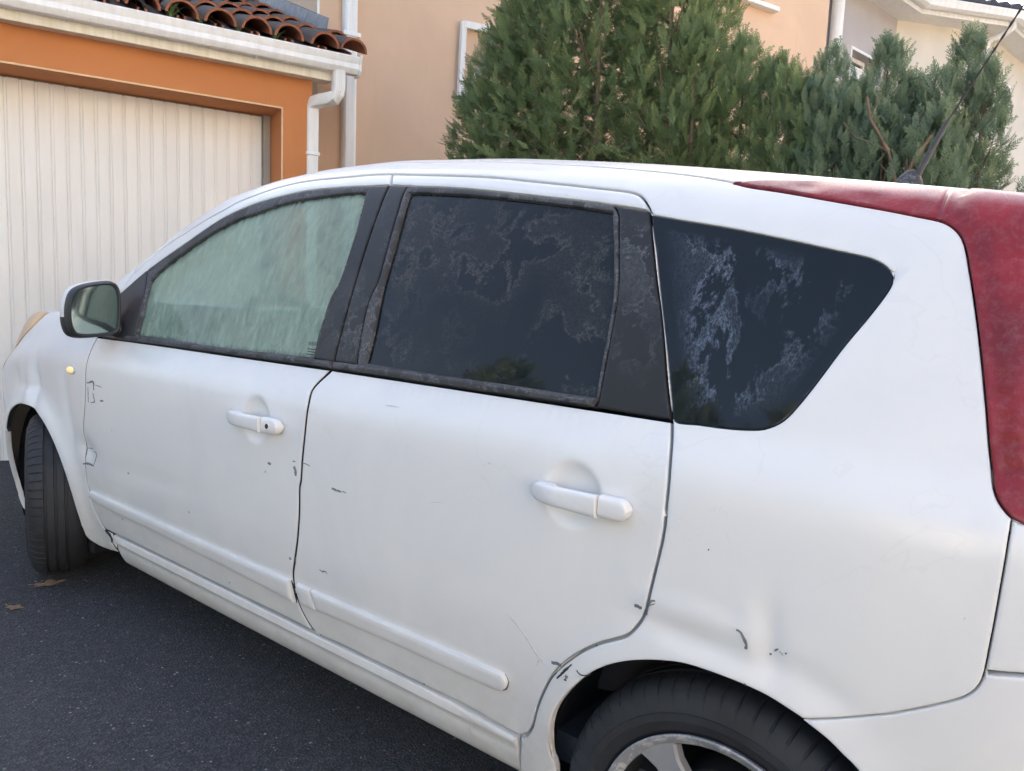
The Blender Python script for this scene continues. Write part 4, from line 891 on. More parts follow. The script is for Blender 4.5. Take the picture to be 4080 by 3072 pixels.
MARKS = [
    ('d', 0.0051, [(-2.6948, 0.7808), (-2.6474, 0.7878), (-2.6435, 0.7617)]),
    ('d', 0.0038, [(-2.6502, 0.7514), (-2.6415, 0.7325), (-2.6378, 0.7239), (-2.6668, 0.7176)]),
    ('g', 0.0032, [(-2.6882, 0.7672), (-2.6854, 0.716)]),
    ('d', 0.005, [(-2.5966, 0.7322), (-2.5688, 0.7343)]),
    ('g', 0.0019, [(-2.6318, 0.7799), (-2.5809, 0.778)]),
    ('d', 0.004, [(-2.7473, 0.5553), (-2.7475, 0.5253)]),
    ('d', 0.006, [(-2.7729, 0.4907), (-2.7252, 0.499), (-2.688, 0.4972)]),
    ('d', 0.0032, [(-2.6908, 0.5478), (-2.6589, 0.543), (-2.6876, 0.4985)]),
    ('g', 0.0026, [(-2.7418, 0.5502), (-2.6957, 0.5547)]),
    ('g', 0.0069, [(-1.5411, 0.6966), (-1.537, 0.6868), (-1.5358, 0.6736)]),
    ('g', 0.0049, [(-1.6507, 0.6864), (-1.6362, 0.6858)]),
    ('g', 0.0026, [(-1.5474, 0.7085), (-1.5352, 0.7089)]),
    ('d', 0.0021, [(-1.5136, 0.7105), (-1.4937, 0.7102), (-1.4792, 0.7073)]),
    ('g', 0.004, [(-1.3976, 0.6697), (-1.3822, 0.6683), (-1.3633, 0.6676)]),
    ('g', 0.0016, [(-1.3621, 0.6698), (-1.3465, 0.6685)]),
    ('g', 0.0018, [(-1.6623, 0.6647), (-1.6618, 0.6591)]),
    ('g', 0.0042, [(-2.436, 0.5186), (-2.4218, 0.5195)]),
    ('g', 0.005, [(-1.582, 0.4526), (-1.5727, 0.4532)]),
    ('d', 0.004, [(-1.5536, 0.4627), (-1.5582, 0.4434)]),
    ('d', 0.0026, [(-1.4491, 0.454), (-1.4358, 0.4563), (-1.4326, 0.4516)]),
    ('g', 0.0017, [(-1.46, 0.4555), (-1.4462, 0.4513)]),
    ('d', 0.0051, [(-0.5998, 0.6221), (-0.5933, 0.6216), (-0.5856, 0.6218)]),
    ('g', 0.0035, [(-0.5733, 0.629), (-0.5705, 0.6378), (-0.5608, 0.6418)]),
    ('d', 0.0021, [(-0.576, 0.6214), (-0.5777, 0.6109)]),
    ('g', 0.0012, [(-0.5705, 0.6313), (-0.5605, 0.6372)]),
    ('d', 0.0066, [(-0.7708, 0.4597), (-0.7602, 0.461), (-0.7471, 0.4621)]),
    ('k', 0.0033, [(-0.7223, 0.4731), (-0.7353, 0.459), (-0.745, 0.4462), (-0.7566, 0.4324)]),
    ('g', 0.0066, [(-0.7369, 0.4453), (-0.731, 0.4431)]),
    ('k', 0.002, [(-0.7391, 0.4378), (-0.7332, 0.4379)]),
    ('k', 0.0016, [(-0.7105, 0.4672), (-0.7039, 0.4625), (-0.688, 0.4654), (-0.6778, 0.4739)]),
    ('l', 0.0024, [(-0.8766, 0.5244), (-0.8399, 0.4977), (-0.8047, 0.4608), (-0.7785, 0.4445)]),
    ('l', 0.0017, [(-0.8, 0.4537), (-0.8071, 0.4378)]),
    ('g', 0.0034, [(-0.4228, 0.636), (-0.4151, 0.6335), (-0.4085, 0.6219), (-0.4057, 0.6128)]),
    ('d', 0.0045, [(-0.4092, 0.6109), (-0.4044, 0.6107)]),
    ('d', 0.0025, [(-0.3738, 0.6098), (-0.3703, 0.6099)]),
    ('g', 0.0017, [(-0.3672, 0.6162), (-0.3602, 0.623)]),
    ('k', 0.002, [(-0.3495, 0.6199), (-0.3475, 0.6197)]),
    ('l', 0.0028, [(-0.3589, 0.6197), (-0.3523, 0.6152)]),
    ('l', 0.0018, [(-1.2439, 0.8804), (-1.1997, 0.881)]),
    ('l', 0.0013, [(-0.9318, 0.8083), (-0.924, 0.8067)]),
    ('l', 0.001, [(-1.0855, 0.6988), (-1.0426, 0.7096)]),
    ('g', 0.002, [(-1.1825, 0.376), (-1.1796, 0.3737)]),
    ('k', 0.0017, [(-0.4777, 0.7488), (-0.4764, 0.7469)]),
    ('l', 0.0013, [(-0.1316, 0.7344), (-0.1304, 0.7379)]),
    ('k', 0.002, [(-1.1336, 0.2727), (-1.1309, 0.2695)]),
    ('d', 0.0044, [(-2.5279, 0.3451), (-2.5219, 0.3423)]),
    ('d', 0.0031, [(-1.9014, 0.296), (-1.8969, 0.2941)]),
    ('l', 0.0048, [(-2.3143, 0.3066), (-2.3118, 0.2985)]),
    ('d', 0.0024, [(-1.5774, 0.2426), (-1.574, 0.2407)]),
    ('g', 0.0027, [(-2.0619, 0.4736), (-2.0608, 0.4666)]),
    ('l', 0.0037, [(-2.5192, 0.6502), (-2.5141, 0.6425)]),
    ('d', 0.0017, [(-0.4041, 0.556), (-0.4008, 0.5545)]),
    ('k', 0.008, [(-2.6967, 0.2628), (-2.6589, 0.2481), (-2.6648, 0.2274)]),
    ('k', 0.004, [(-2.6648, 0.2274), (-2.641, 0.2136), (-2.6124, 0.2021)]),
    ('c', 0.0061, [(-2.6894, 0.2338), (-2.6662, 0.2178), (-2.6336, 0.201)]),
    ('c', 0.0065, [(-1.5937, 0.3838), (-1.592, 0.3645), (-1.5903, 0.3436), (-1.584, 0.3326)]),
    ('c', 0.0032, [(-0.7809, 0.2975), (-0.7793, 0.2788), (-0.7762, 0.2572)]),
    ('c', 0.0013, [(-0.7063, 0.503), (-0.74, 0.4688), (-0.7679, 0.4341)]),
    ('k', 0.0059, [(-3.6386, 0.6011), (-3.5996, 0.5928), (-3.5269, 0.5937)]),
]

def A(n): return np.array(FE[n])
GT, GT2, GR, GBU, GBL, DF, ST, SB = (A(k_) for k_ in ('gap_top', 'gap_top2', 'gap_rear', 'gap_B_up', 'gap_B_lo', 'door_front', 'sill_top', 'sill_bot'))
car = empty('car', (-1.85, .83, gz(-1.85)))
tag(car, 'dented white five door hatchback with frosted windows parked before the garage', 'car')
near = []      # near side panels that are mirrored to the far side
def part(*a, **k_):
    o = patch(*a, **k_); near.append(o); return o
ZR = 1.503     # windscreen / roof edge in w
GT = GT[np.argsort(GT[:, 0])]
belt = A('belt_lo'); belt_f = belt[belt[:, 0] < -1.455]; belt_r = belt[belt[:, 0] > -1.47]; belt_f = belt_f[np.argsort(belt_f[:, 0])]; belt_r = belt_r[np.argsort(belt_r[:, 0])]
bh = A('belt_hi'); bh_f = bh[bh[:, 0] < -1.455]; bh_r = bh[bh[:, 0] > -1.47]; bh_f = bh_f[np.argsort(bh_f[:, 0])]; bh_r = bh_r[np.argsort(bh_r[:, 0])]
XB = float(GBU[-1, 0]); WBELT = .9365
DF = np.array([(-2.715, .938), (-2.718, .90), (-2.712, .86), (-2.712, .82), (-2.712, .776), (-2.715, .725), (-2.725, .677), (-2.742, .617), (-2.752, .556), (-2.762, .46), (-2.762, .40), (-2.755, .345), (-2.737, .292), (-2.705, .267), (-2.645, .2635)])
st_f = ST[ST[:, 0] < -1.495]; st_f = np.vstack([DF[-1:], [(x, .2665) for x in np.linspace(-2.5, -1.6, 6)], [(-1.50, .263)]])
gbl = GBL[GBL[:, 0] < 0]; gbl = np.vstack([[(XB, .937)], GBL[2:-1], [(-1.50, .263)]])
grr = GR.copy(); jb = int(np.argmin(np.abs(grr[:, 1] - .934))); gr_up, gr_lo = grr[:jb + 1], grr[jb:]
# keep the traced rear gap monotone where two readings overlap
gr_lo = gr_lo[np.concatenate([[True], np.diff(gr_lo[:, 1]) < -.003])]; gr_up = gr_up[np.concatenate([[True], np.diff(gr_up[:, 1]) < -.003])]
gr_lo[0] = (-.575, .9345); gr_up = np.vstack([gr_up[:-1], gr_lo[:1]])
# inner shell seen through the panel gaps, front half blackened as shade
def build_shell(xa, xb, mat):
    xs = np.linspace(xa, xb, int((xb - xa) / .03))
    ws = np.linspace(.20, .93, 26)
    X, Wg = np.meshgrid(xs, ws, indexing='ij'); P = S(X, Wg) - normal(X, Wg) * (.022 if xb < -1 else .013)
    n = len(ws); V = P.reshape(-1, 3); F = []
    for i in range(len(xs) - 1):
        for j in range(n - 1):
            cx_, cw = (xs[i] + xs[i + 1]) / 2, (ws[j] + ws[j + 1]) / 2
            if math.hypot(cx_ + .455, cw - .2) < .378 or math.hypot(cx_ + 3.2, cw - .305) < .378: continue
            F.append((i * n + j, (i + 1) * n + j, (i + 1) * n + j + 1, i * n + j + 1))
    o = mesh('inner_shell', V, F, mat, car, 180); near.append(o)
build_shell(-2.80, -1.15, M['black_and_shade']); build_shell(-1.15, -.12, M['jamb'])
# ---- doors
fdoor = part('front_door', loop(DF, st_f, gbl[::-1], [(XB, .937), (-2.0, .936), (-2.715, .938)]), M['paint'], car, gap=.0040, er=.003, step=.024, skirt=M['black_and_shade'])  # edge of the white door coloured black, painting the shade in the gap
rd_bottom = np.vstack([[(-1.50, .263)], [(x, .265) for x in np.linspace(-1.4, -1.0, 4)], [(-.94, .2605), (-.895, .257), (-.862, .2575)]])
rdoor = part('rear_door', loop(gbl, rd_bottom, gr_lo[::-1][1:], [(-.575, .9345), (-1.0, .936), (XB, .937)]), M['paint'], car, gap=.0042, er=.003, step=.024, skirt=M['jamb'])
sail = A('sail')
fst = A('fw_seal_top'); rso = A('rw_seal_out'); rsl = A('rw_seal_left'); ct = A('c_trim_top')
iR = int(np.argmax(rso[:, 0] > -.80)); rs_top, rs_right = rso[:iR + 1], rso[iR:]
def mono0(p):
    k_ = [0]
    for i in range(1, len(p)):
        if p[i, 1] < p[k_[-1], 1] - .010: k_.append(i)
    return p[k_]
rsl = mono0(rsl); rs_right = mono0(rs_right)
f_frame = part('window_frame', loop(np.vstack([[(-2.66, 1.235)], GT[2:]]), [GT2[0], (-1.462, 1.394)], [(-1.462, 1.394), (-1.54, 1.391)], fst[::-1][1:], [fst[0], (-2.57, 1.279), (-2.64, 1.243), (-2.66, 1.235)]), M['paint'], fdoor, gap=.0022, er=.006, step=.02)
r_frame = part('window_frame', loop(GT2, [(-.70, 1.345), (-.715, 1.356)], ct[::-1], rs_top[::-1], [(-1.39, 1.391), (-1.458, 1.394)], [(-1.458, 1.394), GT2[0]]), M['paint'], rdoor, gap=.0022, er=.006, step=.02)
fg = A('fw_glass'); rg_ = A('rw_glass'); qw = A('qw')
def mono(p, sgn):   # keep points whose w runs one way
    k_ = [0]
    for i in range(1, len(p)):
        if sgn * (p[i, 1] - p[k_[-1], 1]) > .012: k_.append(i)
    return p[k_]
fg = np.vstack([fg[:17], mono(fg[16:], -1)[1:]]); rg_ = np.vstack([mono(rg_[:6], 1), rg_[6:14], mono(rg_[13:], -1)[1:]]); n6 = len(mono(A('rw_glass')[:6], 1))
fgl = loop(fg[:4], fg[3:17], fg[16:], [fg[-1], (-2.0, .952), fg[0]])
rgl = loop(rg_[:n6], rg_[n6:n6 + 8], rg_[n6 + 7:], [rg_[-1], (-1.05, .956), rg_[0]])
# rubber seals round the panes
def seal(nm, outer, hole, par): return part(nm, outer, M['rubber'], par, holes=[hole], off=.001, er=.005, depth=.02, step=.02, fine=False)
f_out = loop([(-2.455, .957), (-2.465, 1.073), (-2.485, 1.197), (-2.515, 1.294)], fst, [(-1.535, 1.389), (-1.528, 1.352), (-1.512, 1.282), (-1.507, 1.223), (-1.517, 1.15), (-1.523, 1.097), (-1.533, 1.035), (-1.538, .95)], [(-1.538, .95), (-2.0, .948), (-2.455, .957)])
f_seal = seal('window_seal', f_out, shrink(fgl, .001), fdoor)
r_out = loop(rsl[::-1], rs_top, rs_right[:-1], [(-.727, .945), (-1.05, .951), (-1.382, .951)])
r_seal = seal('window_seal', r_out, shrink(rgl, .001), rdoor)
f_pane = part('window_pane', shrink(fgl, -.006), M['glass_front'], fdoor, off=-.009, er=0, depth=.003, step=.012, fine=False)
r_pane = part('window_pane', shrink(rgl, -.006), M['glass_rear'], rdoor, off=-.009, er=0, depth=.003, step=.015, fine=False)
# black pillar covers
fb = part('pillar_trim', loop([(-1.540, .953), (-1.535, 1.035), (-1.525, 1.097), (-1.519, 1.15), (-1.509, 1.223), (-1.514, 1.282), (-1.53, 1.352), (-1.537, 1.3905)], [(-1.537, 1.3905), (-1.4615, 1.3935)], [(-1.4615, 1.3935), (-1.4615, 1.2), (-1.462, .953)], [(-1.462, .953), (-1.540, .953)]), M['trim'], fdoor, gap=.0016, off=.001, er=.003, step=.02, fine=False)
rb = part('pillar_trim', loop([(-1.459, .953), (-1.459, 1.2), (-1.459, 1.3935)], [(-1.459, 1.3935), (-1.392, 1.391)], rsl, [(-1.382, .953), (-1.459, .953)]), M['trim'], rdoor, gap=.0016, off=.001, er=.003, step=.02, fine=False)
rc = part('pillar_trim', loop(ct, gr_up[1:], [(-.575, .9345), (-.65, .935), (-.728, .937)], rs_right[::-1]), M['trim'], rdoor, gap=.0020, off=.001, er=.003, step=.02, fine=False)
part('belt_trim', loop([(-2.505, .9375), (-2.0, .9365), (XB - .004, .9385)], [(XB - .004, .9385), (XB - .004, .9545)], [(XB - .004, .9545), (-2.0, .9525), (-2.505, .9605)]), M['rubber'], fdoor, off=.0085, er=.0085, depth=.03, step=.012, fine=False)
part('belt_trim', loop([(XB + .004, .9385), (-1.0, .9375), (-.732, .9385)], [(-.732, .9385), (-.722, .9555)], [(-.722, .9555), (-1.0, .9575), (XB + .004, .9545)]), M['rubber'], rdoor, off=.0085, er=.0085, depth=.03, step=.012, fine=False)
part('mirror_base', loop([(-2.655, 1.235), (-2.57, 1.277), (-2.514, 1.292)], [(-2.514, 1.292), (-2.484, 1.197), (-2.463, 1.073), (-2.454, .958)], [(-2.454, .958), (-2.50, .938), (-2.62, .940), (-2.69, .948)], [(-2.69, .948), (-2.655, 1.235)]), M['sail'], fdoor, off=.004, er=.005, step=.02, fine=False)
# ---- body side (A pillar, cant rail, quarter panel)
rl = A('red_low'); rl = rl[np.concatenate([[True], np.hypot(*np.diff(rl, axis=0).T) > .006])]
k_ = [0]
for i in range(1, len(rl)):
    if rl[i, 0] > rl[k_[-1], 0] - .004 and rl[i, 1] < rl[k_[-1], 1] - .001: k_.append(i)
rl = rl[k_]
hg = A('hatch_gap'); bg_ = A('bumper_gap'); hb = A('hatch_bumper'); ditch = A('ditch'); ditch = ditch[np.argsort(ditch[:, 0])]
ditch = np.array([(-.91, 1.473), (-.80, 1.4665), (-.70, 1.4605), (-.63, 1.4535), (-.57, 1.4445)])
arch = A('rear_arch'); arch = arch[np.concatenate([[True], np.hypot(*np.diff(arch, axis=0).T) > .008])]; arch = arch[np.argsort(-np.arctan2(arch[:, 1] - .2, arch[:, 0] + .455))]
jA = int(np.argmin(np.hypot(arch[:, 0] + .315, arch[:, 1] - .531))); arch_q = np.vstack([[(-.77, .15), (-.772, .18)], arch[1:jA], [(-.318, .5315)]])
roof_edge = np.array([(-.91, 1.473), (-1.2, 1.479), (-1.6, 1.488), (-2.0, 1.497), (-2.3, ZR), (-2.6, ZR), (-2.80, 1.49)])
side_loop = loop(np.vstack([[(-2.665, 1.19), (-2.66, 1.235)], GT[2:], GT2[1:]]), np.vstack([gr_up, gr_lo[1:]]), [(-.862, .2575), (-.875, .15)], arch_q, bg_[::-1], hg[::-1], rl[::-1], ditch[::-1], roof_edge[1:], [(-2.80, 1.49), (-2.79, 1.3), (-2.75, 1.15)], step=.014)
side = part('body_side', side_loop, M['paint'], car, holes=[loop(qw)], gap=.0013, er=.003, step=.024)
q_pane = part('quarter_window', loop(qw), M['glass_quarter'], car, gap=.0012, off=-.0015, er=.002, depth=.006, step=.015, fine=False)
part('roof_ditch_strip', loop([(-2.2, 1.4985), (-1.6, 1.4865), (-.91, 1.472), (-.575, 1.4445)], [(-.575, 1.4445), (-.575, 1.4485)], [(-.575, 1.4485), (-.91, 1.476), (-1.6, 1.490), (-2.2, 1.502)]), M['chip_l'], car, off=-.003, er=0, depth=.004, step=.01, fine=False)
# ---- sill
part('sill', loop([(-2.64, .2605), (-2.3, .2625), (-1.9, .262), (-1.5, .2595), (-1.1, .261), (-.94, .2555), (-.872, .253)], [(-.872, .253), (-.872, .125)], [(-.872, .125), (-1.7, .125), (-2.60, .125)], [(-2.60, .125), (-2.64, .2605)]), M['paint'], car, gap=.0015, er=.003, step=.012, fn=lambda P, d: .007 * np.exp(-((P[:, 1] - .243) / .010)**2) - .010 * np.clip((.205 - P[:, 1]) / .08, 0, 1), fine=False)
part('sill_joint', loop([(-1.005, .2565), (-1.001, .2565)], [(-1.001, .2565), (-.999, .195)], [(-.999, .195), (-1.003, .195)], step=.004), M['chip_l'], car, off=.0015, er=0, depth=.001, step=.01, fine=False)
# ---- front wing, bumper, headlamp, bonnet
farch = [(-3.2 + .343 * math.cos(a), .305 + .345 * math.sin(a)) for a in np.linspace(R(144), R(8), 18)] + [(-2.85, .25), (-2.838, .205), (-2.80, .183), (-2.76, .180)]
hl_edge = np.array([(-3.315, 1.43), (-3.335, 1.30), (-3.38, 1.11), (-3.475, .955), (-3.535, .892), (-3.562, .845)])
wing = part('front_wing', loop(np.array(farch), [(-2.76, .18), (-2.70, .186), (-2.628, .197)], [(-2.628, .197), (-2.648, .2625)], DF[::-1], [(-2.715, .938), (-2.69, 1.02), (-2.69, 1.18), (-2.76, 1.28), (-2.83, 1.43)], [(-2.83, 1.43), (-3.05, 1.435), (-3.315, 1.43)], hl_edge, [(-3.562, .845), (-3.56, .70), (-3.475, .507)]), M['paint'], car, gap=.0030, er=.003, step=.022, skirt=M['black_and_shade'])  # wing edge blackened too, as shade in the gap to the door
part('headlamp', loop(hl_edge, [(-3.562, .845), (-3.66, .83), (-3.80, .82), (-3.86, .86)], [(-3.86, .86), (-3.80, 1.1), (-3.62, 1.36), (-3.45, 1.47), (-3.315, 1.43)]), M['amber'], car, gap=.003, er=.006, off=.002, step=.02, fine=False)
fbar = [(-3.2 + .343 * math.cos(a), .305 + .345 * math.sin(a)) for a in np.linspace(R(146), R(205), 12)]
part('front_bumper', loop([(-3.475, .507), (-3.56, .70), (-3.562, .845)], [(-3.562, .845), (-3.66, .83), (-3.80, .82), (-4.0299, .80)], [(-4.0299, .80), (-4.0299, .12)], [(-4.0299, .12), (-3.51, .14)], fbar[::-1]), M['paint'], car, gap=.0025, step=.03, fine=False)
part('bonnet', loop([(-4.025, .83), (-3.86, .87), (-3.80, 1.1), (-3.62, 1.365), (-3.45, 1.475), (-3.315, 1.435), (-3.05, 1.44), (-2.83, 1.435)], [(-2.83, 1.435), (-2.84, 1.7), (-2.86, 2.0235)], [(-2.86, 2.0235), (-3.4, 2.0235), (-4.025, 2.0235)], [(-4.025, 2.0235), (-4.025, .83)]), M['paint'], car, gap=.002, step=.04, fine=False)
part('windscreen', loop([(-2.82, 1.50), (-2.6, ZR + .006), (-2.3, ZR + .006), (-2.0, ZR)], [(-2.0, ZR), (-2.0, 2.0235)], [(-2.0, 2.0235), (-2.84, 2.0235)], [(-2.84, 2.0235), (-2.82, 1.50)]), M['glass_clear'], car, gap=.003, off=-.003, er=.003, step=.05, fine=False)
part('roof', loop([(-2.0, ZR + .003), (-1.6, 1.4905), (-1.2, 1.4815), (-.91, 1.476), (-.80, 1.4695), (-.70, 1.4635), (-.63, 1.4565), (-.575, 1.4485)], [(-.575, 1.4485), (-.45, 1.475), (-.24, 1.50), (-.05, 1.505), (.06, 1.50)], [(.06, 1.50), (.06, 2.0235)], [(.06, 2.0235), (-2.0, 2.0235)], [(-2.0, 2.0235), (-2.0, ZR + .003)]), M['paint'], car, gap=.001, er=.002, step=.03, fine=False)
# ---- tail lamp: long red strip under the roof edge, then the lamp down the rear corner
lo_i = int(np.argmin(np.abs(rl[:, 0] + .24)))
part('tail_lamp_strip', loop(rl[:lo_i + 1], [rl[lo_i], (-.2385, 1.44), (-.2395, 1.498)], [(-.2395, 1.498), (-.45, 1.473), (-.53, 1.458), (-.57, 1.4455)]), M['red'], car, gap=.0006, off=.003, er=.003, step=.014, fn=lambda P, d: -.003 * np.exp(-((d - .017) / .003)**2) * (P[:, 1] < 1.47), fine=False)
tl = part('tail_lamp', loop([(-.2375, 1.498), (-.2365, 1.44), rl[lo_i] + np.array([.002, 0])], rl[lo_i + 1:], [(-.03, .866), (.05, .872), (.10, .93)], [(.10, .93), (.115, 1.15), (.09, 1.35), (.02, 1.46), (-.05, 1.50)], [(-.05, 1.50), (-.15, 1.503), (-.238, 1.498)]), M['red'], car, gap=.0008, off=.003, er=.003, step=.014, fn=lambda P, d: .007 * np.clip((d - .020) / .004, 0, 1) - .002 * np.exp(-((d - .018) / .003)**2), fine=False)
part('lamp_lower_lens', loop([(-.062, .893), (.0, .889), (.05, .893), (.085, .94)], [(.085, .94), (.07, .985), (.0, .975), (-.075, .955)], [(-.075, .955), (-.078, .91), (-.062, .893)]), M['lamp_low'], car, off=.0115, er=.003, depth=.004, step=.012, fine=False)
part('lamp_seam', loop([(-.246, 1.3955), (-.246, 1.44), (-.247, 1.496)], [(-.247, 1.496), (-.231, 1.497)], [(-.231, 1.497), (-.230, 1.44), (-.230, 1.392)], [(-.230, 1.392), (-.246, 1.3955)]), M['red_trim'], car, off=.0015, er=0, depth=.002, step=.012, fine=False)
# ---- tailgate and rear bumper
part('tailgate', loop(hg, hb, [(-.06, .681), (.1, .69), (.2499, .69)], [(.2499, .69), (.2499, .87)], [(.2499, .87), (.10, .868), (-.03, .862), (-.088, .870)]), M['paint'], car, gap=.0010, er=.003, step=.02, fine=False)
part('tailgate_window', loop([(.12, .875), (.135, 1.15), (.11, 1.36), (.06, 1.47), (.07, 1.505)], [(.07, 1.505), (.07, 2.0235)], [(.07, 2.0235), (.2499, 2.0235)], [(.2499, 2.0235), (.2499, .875)]), M['glass_dark'], car, gap=.002, step=.03, fine=False)
arc2 = np.vstack([[(-.316, .529)], arch[jA + 1:], [(-.455 + .345 * math.cos(a), .2 + .345 * math.sin(a)) for a in np.linspace(R(44), R(-6), 7)]])
part('rear_bumper', loop(bg_, arc2, [(-.11, .13), (.2499, .13)], [(.2499, .13), (.2499, .686)], [(.2499, .686), (.1, .686), (-.06, .677), (-.098, .669)]), M['paint'], car, gap=.0010, er=.003, step=.022, fine=False)
# ---- mouldings
def mould(lp, par, step=.010):
    part('moulding_shade_line', shrink(lp, -.0012) - np.array([0, .0016]), M['chip_k'], par, off=.0012, er=0, depth=.004, step=.02, fine=False)  # dark strip painting the shadow line below the moulding
    return part('side_moulding', lp, M['paint'], par, off=.012, er=.0075, depth=.015, step=step, fine=False)
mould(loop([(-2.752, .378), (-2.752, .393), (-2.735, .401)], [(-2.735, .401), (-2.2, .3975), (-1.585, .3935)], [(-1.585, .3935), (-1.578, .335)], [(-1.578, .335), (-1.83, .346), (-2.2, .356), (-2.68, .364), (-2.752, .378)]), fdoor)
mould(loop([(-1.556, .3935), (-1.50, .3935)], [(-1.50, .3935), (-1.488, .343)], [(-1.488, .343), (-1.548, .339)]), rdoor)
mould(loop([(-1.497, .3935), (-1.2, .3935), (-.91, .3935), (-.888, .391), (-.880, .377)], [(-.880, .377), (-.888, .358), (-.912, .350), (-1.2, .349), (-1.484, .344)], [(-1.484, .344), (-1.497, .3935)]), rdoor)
# ---- mirror everything to the far side (the photo hardly shows it)
for o in list(near):
    me = o.data.copy(); n = len(me.vertices); co = np.empty(n * 3, np.float32); me.vertices.foreach_get('co', co); co = co.reshape(-1, 3)
    ox = np.array(car.location); 
    co[:, 1] = 1.66 - co[:, 1]; me.vertices.foreach_set('co', co.ravel()); me.flip_normals(); me.update()
    if o is f_pane: me.materials[0] = M['glass_clear']
    c = bpy.data.objects.new(o.name.split('.')[0], me); link(c, car); c.matrix_parent_inverse = Matrix.Translation(-car.location)

# ------------------------------------------------------------------ handles, mirror, indicator, aerial, chips
def bar(sec, closed_ends=True):
    """loft list of rings (each Nx3)"""
    n = len(sec[0]); V = np.vstack(sec); F = [(i * n + k_, i * n + (k_ + 1) % n, (i + 1) * n + (k_ + 1) % n, (i + 1) * n + k_) for i in range(len(sec) - 1) for k_ in range(n)]
    if closed_ends: F += [tuple(range(n))[::-1], tuple(range((len(sec) - 1) * n, len(sec) * n))]
    return V, F
def handle(x0, x1, w0, par, lock):
    Lh = x1 - x0; xs_c = x1 - .27 * Lh
    def ring(x, half, c, th, n=20):
        out = []
        nm = normal(x, w0); base = surf(x, w0)
        for k_ in range(n):
            a = 2 * math.pi * k_ / n; cs, sn = math.cos(a), math.sin(a); e = .55
            out.append(base + np.array([0, 0, 1]) * half * math.copysign(abs(sn) ** e, sn) + nm * (c + th * math.copysign(abs(cs) ** e, cs)))
        return np.array(out)
    def grip():
        sec = []
        for t in np.linspace(0, 1, 22):
            x = x0 + t * (xs_c - .0012 - x0)
            endr = min(1, math.sqrt(max(.02, 1 - max(0, 1 - t * 9) ** 2))); rise = math.sin(min(1, t / .45) * math.pi / 2)
            half = (.0165 + .003 * t) * endr; sec.append(ring(x, half, .010 + .016 * rise, .008 + .002 * rise))
        return sec
    V, F = bar(grip()); hd = recalc(mesh('door_handle', V, F, M['paint'], par, 50))
    sec = []
    for t in 1 - (1 - np.linspace(0, 1, 18)) ** 2.2:
        x = xs_c + .0012 + t * (x1 - xs_c - .0012); endr = math.sqrt(max(.01, 1 - max(0, (t - .62) / .38) ** 2.4)); sec.append(ring(x, .0195 * endr, .014, .012 + .002 * (1 - t)))
    V, F = bar(sec); recalc(mesh('handle_end', V, F, M['paint'], par, 50))
    # foot at the front end of the grip
    V, F = bar([ring(x0 + q, .0165 * s_, .004, .006) for q, s_ in ((.002, .6), (.008, .95), (.03, 1.), (.042, .95), (.046, .7))]); recalc(mesh('handle_foot', V, F, M['paint'], par, 50))
    if lock:
        x = xs_c + .45 * (x1 - xs_c); nm = normal(x, w0); b = surf(x, w0) + nm * .0275; t1 = np.array([1., 0, 0]); t1 -= nm * (t1 @ nm); t1 /= np.linalg.norm(t1); t2 = np.cross(nm, t1)
        def disc(nm_, r0, r1, h0, h1, mat):
            a = np.linspace(0, 2 * math.pi, 20, endpoint=False); r0_ = np.array([b + nm * h0 + r0 * (math.cos(q) * t1 + math.sin(q) * t2) for q in a]); r1_ = np.array([b + nm * h1 + r1 * (math.cos(q) * t1 + math.sin(q) * t2) for q in a])
            V, F = bar([r0_, r1_]); recalc(mesh(nm_, V, F, mat, par, 40))
        disc('lock_ring', .0115, .0095, -.006, .0008, M['paint']); disc('lock_cylinder', .0068, .0062, -.004, .0016, M['black_and_shade'])
handle(-1.812, -1.582, .786, fdoor, True)
handle(-.812, -.612, .782, rdoor, False)
